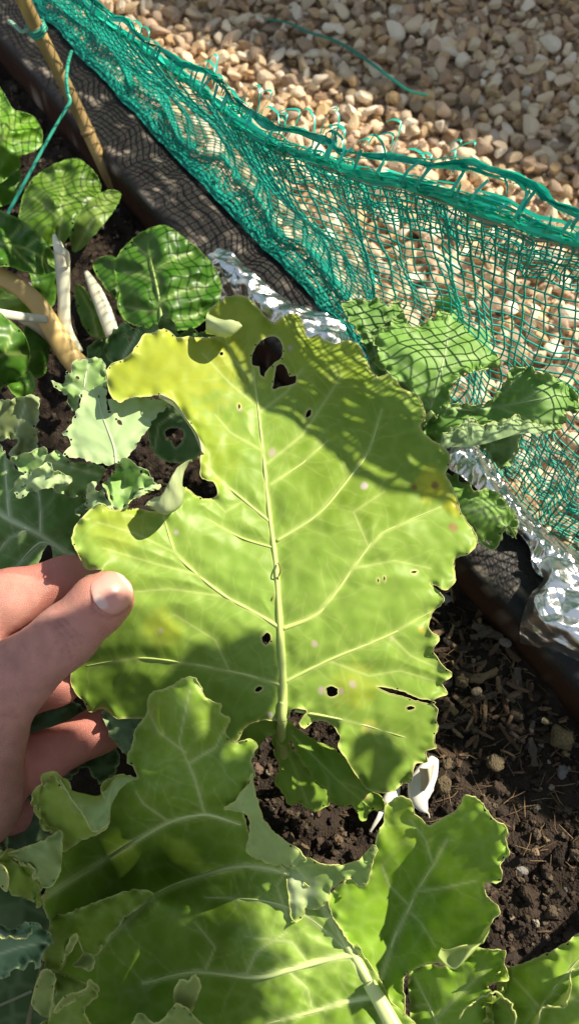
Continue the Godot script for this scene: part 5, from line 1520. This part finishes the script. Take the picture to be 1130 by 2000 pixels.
func garlic() -> void:
	var parts := [["upper one of two white garlic cloves half under the held leaf", [[838, 1486], [822, 1520], [812, 1548]], [8, 20, 26, 19, 3], [[848, 1480, 0.012], [836, 1505, 0.012], [821, 1535, 0.012], [819, 1563, 0.011], [832, 1586, 0.009]]], ["lower white garlic clove lying in shade beside the leaf tip", [], [2, 9, 15, 14, 3], [[778, 1520, 0.009], [770, 1545, 0.009], [760, 1565, 0.009], [752, 1580, 0.008]]]]
	var k := 0
	for g in parts:
		var p := PackedVector3Array()
		for q in g[3]:
			p.append(G(q[0], q[1], q[2]))
		var bag := Bag.new()
		var r := []
		for h in g[2]:
			r.append(h * 0.36 / F)
		tube(bag, curve(p, 26), r, 16, lin(0.78, 0.76, 0.72), 0.75, -fwd, 0.05)
		for j in bag.v.size():
			var w := bag.v[j]
			bag.c[j] = bag.c[j] * (1.0 + 0.12 * nz.get_noise_3d(w.x * 20000.0, w.y * 3000.0, w.z * 6000.0))
		var root := thing("garlic_clove", g[0], "garlic clove", p[2], "garlic cloves on the soil")
		part(root, "clove", bag.mesh(), M.garlic)
		var tail := Bag.new()
		if k == 0:
			tube(tail, curve(PackedVector3Array([p[4], G(836, 1590, 0.007), G(838, 1598, 0.006)]), 10), [0.0006, 0.0004, 0.0002], 6, lin(0.7, 0.66, 0.55))
			part(root, "root_tip", tail.mesh(), M.garlic)
			loft(root, "papery_skin", [[[818, 1500, 0.345], [822, 1530, 0.345], [820, 1545, 0.345]], [[836, 1500, 0.340], [838, 1525, 0.340], [828, 1545, 0.342]], [[848, 1488, 0.345], [843, 1518, 0.345], [832, 1540, 0.346]]], {"cols": [lin(0.6, 0.52, 0.42), lin(0.5, 0.42, 0.34)], "nu": 14, "nv": 8, "mat": M.garlic})
		k += 1
	var strip := Bag.new()
	tube(strip, curve(PackedVector3Array([G(745, 1580, 0.006), G(740, 1595, 0.007), G(731, 1610, 0.006), G(722, 1625, 0.004)]), 16), [0.0011, 0.0010, 0.0008, 0.0004], 7, lin(0.75, 0.72, 0.66), 0.4)
	tag(alone("garlic_skin", strip.mesh(), M.garlic), "thin curved strip of white garlic skin on the soil", "garlic skin")

# ---------------------------------------------------------------- the hand
var bones := []

func hand_field(p: Vector3) -> float:
	# smooth union of tapered capsules; each finger is joined to the palm, never to its neighbour
	var palm := 1.0
	var best := 1.0
	var run := 1.0
	var group := -1
	for b in bones:
		var a: Vector3 = b[0]
		var ab: Vector3 = b[1] - a
		var t := clampf((p - a).dot(ab) / ab.length_squared(), 0.0, 1.0)
		var d: float = p.distance_to(a + ab * t) - lerpf(b[2], b[3], t)
		if b[4] != group:
			if group == 0:
				palm = run
			elif group > 0:
				best = minf(best, run)
			run = 1.0
			group = b[4]
		var kk := 0.004 if group else 0.007
		var h := maxf(kk - absf(run - d), 0.0) / kk
		run = minf(run, d) - h * h * kk * 0.25
	best = minf(best, run)
	var kk := 0.006
	var h := maxf(kk - absf(palm - best), 0.0) / kk
	return minf(palm, best) - h * h * kk * 0.25

func bone(a: Array, b: Array, group: int) -> void:
	bones.append([P(a[0], a[1], a[2]), P(b[0], b[1], b[2]), a[3] * a[2] / F, b[3] * b[2] / F, group])

func hand() -> void:
	var root := thing("person", "left hand pinching the big kale leaf between thumb and fingers", "person", P(-60, 1480, 0.29))
	# palm and heel of the hand, then the wrist that leaves the picture
	bone([-40, 1440, 0.292, 88], [-60, 1560, 0.300, 95], 0)
	bone([-60, 1560, 0.300, 95], [-170, 1600, 0.300, 130], 0)
	bone([-170, 1560, 0.298, 130], [-420, 1700, 0.300, 150], 0)
	bone([-420, 1700, 0.300, 150], [-700, 1850, 0.300, 165], 0)
	bone([-80, 1300, 0.300, 80], [-160, 1480, 0.300, 120], 0)
	# thumb
	bone([217, 1163, 0.281, 46], [196, 1178, 0.2805, 54], 1)
	bone([196, 1178, 0.2805, 54], [128, 1243, 0.280, 59], 1)
	bone([128, 1243, 0.280, 59], [30, 1322, 0.282, 70], 1)
	bone([30, 1322, 0.282, 70], [-60, 1440, 0.290, 95], 1)
	# index, middle, ring and little finger behind the leaf
	bone([196, 1120, 0.310, 38], [128, 1130, 0.309, 41], 2)
	bone([128, 1130, 0.309, 41], [20, 1170, 0.306, 56], 2)
	bone([20, 1170, 0.306, 56], [-120, 1270, 0.302, 68], 2)
	bone([200, 1255, 0.322, 38], [110, 1330, 0.318, 46], 3)
	bone([110, 1330, 0.318, 46], [10, 1365, 0.315, 52], 3)
	bone([10, 1365, 0.315, 52], [-120, 1400, 0.308, 65], 3)
	bone([262, 1408, 0.334, 32], [190, 1428, 0.328, 42], 4)
	bone([190, 1428, 0.328, 42], [80, 1482, 0.318, 48], 4)
	bone([80, 1482, 0.318, 48], [-60, 1545, 0.310, 62], 4)
	bone([110, 1590, 0.330, 28], [40, 1590, 0.322, 36], 5)
	bone([40, 1590, 0.322, 36], [-90, 1610, 0.312, 55], 5)
	var cs := 0.0013
	var lo := Vector3(9, 9, 9)
	var hi := -lo
	for b in bones:
		if b[0].x < -0.11:
			continue
		for e in [0, 1]:
			var r: float = b[2 + e]
			lo = lo.min(b[e] - Vector3.ONE * (r + 0.004))
			hi = hi.max(b[e] + Vector3.ONE * (r + 0.004))
	lo.x = maxf(lo.x, -0.175)
	var n := Vector3i(((hi - lo) / cs).ceil())
	# values only near the bones: coarse blocks first
	var block := 6
	var f := PackedFloat32Array()
	f.resize((n.x + 1) * (n.y + 1) * (n.z + 1))
	f.fill(1.0)
	var sx := 1
	var sy := n.x + 1
	var sz := (n.x + 1) * (n.y + 1)
	var reach := cs * block * 0.9
	for bz in range(0, n.z + 1, block):
		for by in range(0, n.y + 1, block):
			for bx in range(0, n.x + 1, block):
				var c := lo + (Vector3(bx, by, bz) + Vector3.ONE * (block * 0.5)) * cs
				var v := hand_field(c)
				if absf(v) > reach + 0.002:
					if v < 0.0:
						for z in range(bz, mini(bz + block, n.z + 1)):
							for y in range(by, mini(by + block, n.y + 1)):
								for x in range(bx, mini(bx + block, n.x + 1)):
									f[x + y * sy + z * sz] = -1.0
					continue
				for z in range(bz, mini(bz + block, n.z + 1)):
					for y in range(by, mini(by + block, n.y + 1)):
						for x in range(bx, mini(bx + block, n.x + 1)):
							f[x + y * sy + z * sz] = hand_field(lo + Vector3(x, y, z) * cs)
	var bag := Bag.new()
	var ids := {}
	var corner := [0, sx, sy, sx + sy, sz, sx + sz, sy + sz, sx + sy + sz]
	var skin := lin(0.53, 0.268, 0.215)
	for z in n.z:
		for y in n.y:
			for x in n.x:
				var k := x + y * sy + z * sz
				var neg := 0
				for c in corner:
					if f[k + c] < 0.0:
						neg += 1
				if neg == 0 or neg == 8:
					continue
				var sum := Vector3.ZERO
				var cnt := 0
				for e in [[0, 1], [2, 3], [4, 5], [6, 7], [0, 2], [1, 3], [4, 6], [5, 7], [0, 4], [1, 5], [2, 6], [3, 7]]:
					var a := f[k + corner[e[0]]]
					var b := f[k + corner[e[1]]]
					if (a < 0.0) != (b < 0.0):
						var t := a / (a - b)
						var pa := Vector3(e[0] & 1, (e[0] >> 1) & 1, e[0] >> 2)
						var pb := Vector3(e[1] & 1, (e[1] >> 1) & 1, e[1] >> 2)
						sum += pa.lerp(pb, t)
						cnt += 1
				ids[k] = bag.put(lo + (Vector3(x, y, z) + sum / cnt) * cs, skin)
	for z in range(1, n.z):
		for y in range(1, n.y):
			for x in range(1, n.x):
				var k := x + y * sy + z * sz
				var a := f[k] < 0.0
				for ax in 3:
					var d: int = [sx, sy, sz][ax]
					var b := f[k + d] < 0.0
					if a == b:
						continue
					var u: int = [sy, sz, sx][ax]
					var v: int = [sz, sx, sy][ax]
					if not (ids.has(k) and ids.has(k - u) and ids.has(k - u - v) and ids.has(k - v)):
						continue
					if a:
						bag.quad(ids[k], ids[k - v], ids[k - u - v], ids[k - u])
					else:
						bag.quad(ids[k], ids[k - u], ids[k - u - v], ids[k - v])
	# skin: creases over the thumb joint, redder finger pads, uneven tone
	var nrm := bag.normals()
	var creases := [[[88, 1215], [106, 1235], [118, 1262], [126, 1290]], [[100, 1202], [124, 1222], [140, 1245], [152, 1270]], [[96, 1208], [110, 1225], [128, 1252], [140, 1284]], [[112, 1200], [134, 1216], [150, 1236], [160, 1256]], [[0, 1395], [20, 1402], [42, 1402]], [[20, 1140], [28, 1160], [38, 1180]], [[98, 1100], [104, 1120], [102, 1140]]]
	for k in bag.v.size():
		var s := on_screen(bag.v[k])
		var c := skin * (1.0 + 0.17 * nz.get_noise_2d(s.x * 4.0, s.y * 4.0) + 0.09 * nz.get_noise_2d(s.x * 18.0, s.y * 18.0))
		var push := 0.00012 * nz.get_noise_2d(s.x * 16.0, s.y * 16.0)
		if s.z < 0.30:
			for cr in creases.slice(0, 5):
				for j in cr.size() - 1:
					var q := Geometry2D.get_closest_point_to_segment(Vector2(s.x, s.y), Vector2(cr[j][0], cr[j][1]), Vector2(cr[j + 1][0], cr[j + 1][1]))
					var d := q.distance_to(Vector2(s.x, s.y))
					if d < 9.0:
						var w := (1.0 - smoothstep(0.0, 4.5, d)) * (0.6 + 0.5 * nz.get_noise_2d(s.x * 12.0, s.y * 12.0))
						push = minf(push, -0.0005 * w)
						c = c.lerp(lin(0.30, 0.125, 0.085), 0.45 * w)
		else:
			c = c.lerp(lin(0.50, 0.165, 0.13), 0.6)
			for cr in creases.slice(5):
				for j in cr.size() - 1:
					var q := Geometry2D.get_closest_point_to_segment(Vector2(s.x, s.y), Vector2(cr[j][0], cr[j][1]), Vector2(cr[j + 1][0], cr[j + 1][1]))
					var w := 1.0 - smoothstep(0.0, 6.0, q.distance_to(Vector2(s.x, s.y)))
					push = minf(push, -0.0004 * w)
		c = c * Color(1.0, 1.0 - 0.10 * maxf(0.0, soft.get_noise_2d(s.x * 5.0 + 300.0, s.y * 5.0)), 1.0)
		var tip := 1.0 - smoothstep(40.0, 130.0, Vector2(s.x - 225, s.y - 1160).length())
		c = c.lerp(lin(0.56, 0.235, 0.175), 0.6 * tip)
		if s.z < 0.30:
			# the fold of skin round the nail
			var r := Vector2(s.x, s.y) - Vector2(218, 1160)
			var rr := Vector2(r.dot(Vector2(0.78, -0.63)) / 44.0, (r.dot(Vector2(0.63, 0.78)) - 3.0) / 38.0).length()
			var g := 1.0 - smoothstep(0.0, 0.13, absf(rr - 1.06))
			push -= 0.0004 * g
			c = c.lerp(lin(0.33, 0.13, 0.09), 0.45 * g)
		# bed of the nail
		bag.v[k] += nrm[k] * push
		bag.c[k] = c
	part(root, "hand", bag.mesh(), M.skin)
	# thumbnail: a thin curved plate laid on the thumb, found by walking along the view onto the skin
	var nail := Bag.new()
	var axis := Vector2(0.78, -0.63)
	var side := Vector2(0.63, 0.78)
	var nu := 22
	var nv := 26
	for j in nv + 1:
		var l := float(j) / nv
		for k in nu + 1:
			var w := (float(k) / nu - 0.5) * 2.0
			var half := 40.0 * (0.86 + 0.14 * sin(l * PI)) * sqrt(clampf(1.0 - pow(maxf(0.0, l - 0.62) / 0.40, 2.4), 0.03, 1.0)) * sqrt(clampf(1.0 - pow(maxf(0.0, 0.28 - l) / 0.30, 2.0), 0.05, 1.0))
			var q := Vector2(194, 1174) + axis * (-8.0 + 76.0 * l) + side * (w * half + 3.0)
			var d := 0.25
			for it in 24:
				d += hand_field(P(q.x, q.y, d)) * 0.85
			var edge := maxf(absf(w), maxf((l - 0.88) * 8.0, (0.1 - l) * 8.0))
			var lift := 0.0005 * (1.0 - smoothstep(0.75, 1.0, edge)) + 0.00008
			var c := lin(0.64, 0.32, 0.265)
			var lun := Vector2((l - 0.05) / 0.24, w / 0.62).length()
			c = c.lerp(lin(0.72, 0.50, 0.44), 1.0 - smoothstep(0.75, 1.05, lun))
			c = c.lerp(lin(0.72, 0.6, 0.48), smoothstep(0.88, 0.95, l))
			c = c.lerp(lin(0.42, 0.2, 0.14), smoothstep(0.9, 1.0, absf(w)) * 0.5)
			nail.put(P(q.x, q.y, d - lift), c)
	for j in nv:
		for k in nu:
			var a := j * (nu + 1) + k
			nail.quad(a, a + nu + 1, a + nu + 2, a + 1)
	part(root, "thumbnail", nail.mesh(), M.nail)

func fence() -> void:
	# the board fence on the sunny side, whose shade lies on the far gravel
	var along := Vector3(0.844, 0, 0.536)
	var s := Vector3(0.64, 0.70, -0.32)
	var line := G(830, 245, -0.05) + s * 1.7
	var root := thing("board_fence", "weathered grey board fence standing beyond the shaded gravel", "fence", Vector3(line.x, -0.1, line.z))
	var m := mat(lin(0.22, 0.18, 0.14), 0.85, {"tint": false})
	for k in 36:
		var b := BoxMesh.new()
		b.size = Vector3(0.118, line.y + 0.1 + rng.randf_range(-0.008, 0.008), 0.018)
		var o := MeshInstance3D.new()
		o.name = "board"
		o.mesh = b
		o.material_override = m
		root.add_child(o, true)
		o.position = along * (k - 18) * 0.122 + Vector3(0, b.size.y * 0.5, 0)
		o.rotation.y = atan2(-along.z, along.x)
	for y in [0.3, 0.95]:
		var b := BoxMesh.new()
		b.size = Vector3(4.4, 0.07, 0.035)
		var o := MeshInstance3D.new()
		o.name = "rail"
		o.mesh = b
		o.material_override = m
		root.add_child(o, true)
		o.position = Vector3(0, y, 0) + along.cross(Vector3.UP) * 0.028
		o.rotation.y = atan2(-along.z, along.x)

# lays out an outline on a plane across the sun, so that the leaf there shades the given points
var sheet_c := Vector3.ZERO

func sun_sheet(pts: Array, t: float) -> Array:
	var s := Vector3(0.64, 0.70, -0.32).normalized()
	var e1 := Vector3(0, 1, 0).cross(s).normalized()
	var e2 := e1.cross(s).normalized()
	sheet_c = Vector3.ZERO
	for q in pts:
		sheet_c += P(q[0], q[1], q[2]) / pts.size()
	sheet = Transform3D(Basis(e1, e2, e1.cross(e2)), sheet_c + s * t)
	return on_sun_sheet(pts)

func on_sun_sheet(pts: Array) -> Array:
	var out := []
	for q in pts:
		var w := P(q[0], q[1], q[2]) - sheet_c
		out.append(w.dot(sheet.basis.x) * F / 0.29)
		out.append(w.dot(sheet.basis.y) * F / 0.29)
	return out

func kale_tall() -> void:
	var root := thing("kale_plant", "tall kale plant standing by the net to the right of the hand", "kale plant", Vector3(0.14, 0, -0.02), "kale plants in the bed")
	var o := {"step": 7.0, "teeth": 6.0, "quilt": 0.003, "ruffle": 0.006, "col": lin(0.07, 0.15, 0.02), "mat": M.dull_leaf}
	var big := [[232, 1158, 0.275], [262, 1210, 0.285], [272, 1280, 0.295], [318, 1338, 0.298], [352, 1290, 0.3], [385, 1258, 0.3], [440, 1256, 0.3], [488, 1238, 0.3], [540, 1262, 0.3], [545, 1330, 0.3], [520, 1400, 0.3], [460, 1440, 0.285], [400, 1500, 0.275], [330, 1575, 0.289], [300, 1600, 0.296], [372, 1690, 0.322], [388, 1780, 0.304], [455, 1866, 0.294], [520, 1898, 0.289], [450, 1955, 0.287], [410, 2060, 0.284], [200, 2140, 0.29], [-60, 2080, 0.29], [-220, 1800, 0.29], [-260, 1500, 0.29], [-150, 1300, 0.29], [0, 1235, 0.28], [100, 1220, 0.275], [170, 1180, 0.272]]
	var flat := sun_sheet(big, 0.26)
	var gap := on_sun_sheet([[335, 1352, 0.265], [385, 1336, 0.264], [396, 1370, 0.264], [393, 1440, 0.266], [376, 1452, 0.266], [350, 1410, 0.264]])
	on_sheet = true
	var a := o.duplicate()
	a.merge({"holes": [gap], "ctrl": [[0, 0, 0.0], [400, 0, -0.01], [-400, 0, -0.012], [0, 400, -0.015], [0, -400, -0.01]], "veins": [[16, 4, flat[40], flat[41], 0, 60, flat[14], flat[15]], [7, 2, 0, 60, flat[54] * 0.9, flat[55] * 0.9], [7, 2, 0, 60, flat[34] * 0.8, flat[35] * 0.8]]})
	leaf(root, "leaf", flat, a)
	var foot := sheet * Vector3(flat[40] * 0.29 / F, flat[41] * 0.29 / F, 0)
	on_sheet = false
	var small := [[690, 1440, 0.304], [735, 1425, 0.306], [785, 1445, 0.308], [800, 1475, 0.31], [782, 1500, 0.31], [775, 1535, 0.31], [730, 1560, 0.31], [690, 1590, 0.315], [640, 1590, 0.32], [620, 1540, 0.32], [655, 1510, 0.31], [672, 1480, 0.305]]
	flat = sun_sheet(small, 0.2)
	on_sheet = true
	a = o.duplicate()
	a.merge({"step": 5.0, "teeth": 4.0, "ctrl": [[0, 0, 0.0], [80, 0, -0.004], [-80, 0, -0.004], [0, 80, -0.006], [0, -80, -0.003]], "veins": [[6, 2, flat[16], flat[17], 0, 0, flat[2], flat[3]]]})
	leaf(root, "leaf", flat, a)
	var foot2 := sheet * Vector3(flat[16] * 0.29 / F, flat[17] * 0.29 / F, 0)
	on_sheet = false
	for f in [foot, foot2]:
		var b := Bag.new()
		tube(b, curve(PackedVector3Array([f, f.lerp(Vector3(0.16, 0.1, 0.0), 0.5) + Vector3(0.02, 0.03, 0), Vector3(0.15, 0.08, -0.01), Vector3(0.14, -0.01, -0.02)]), 24), [0.0025, 0.003, 0.004, 0.005], 10, lin(0.3, 0.42, 0.15))
		part(root, "stalk", b.mesh(), M.stalk)
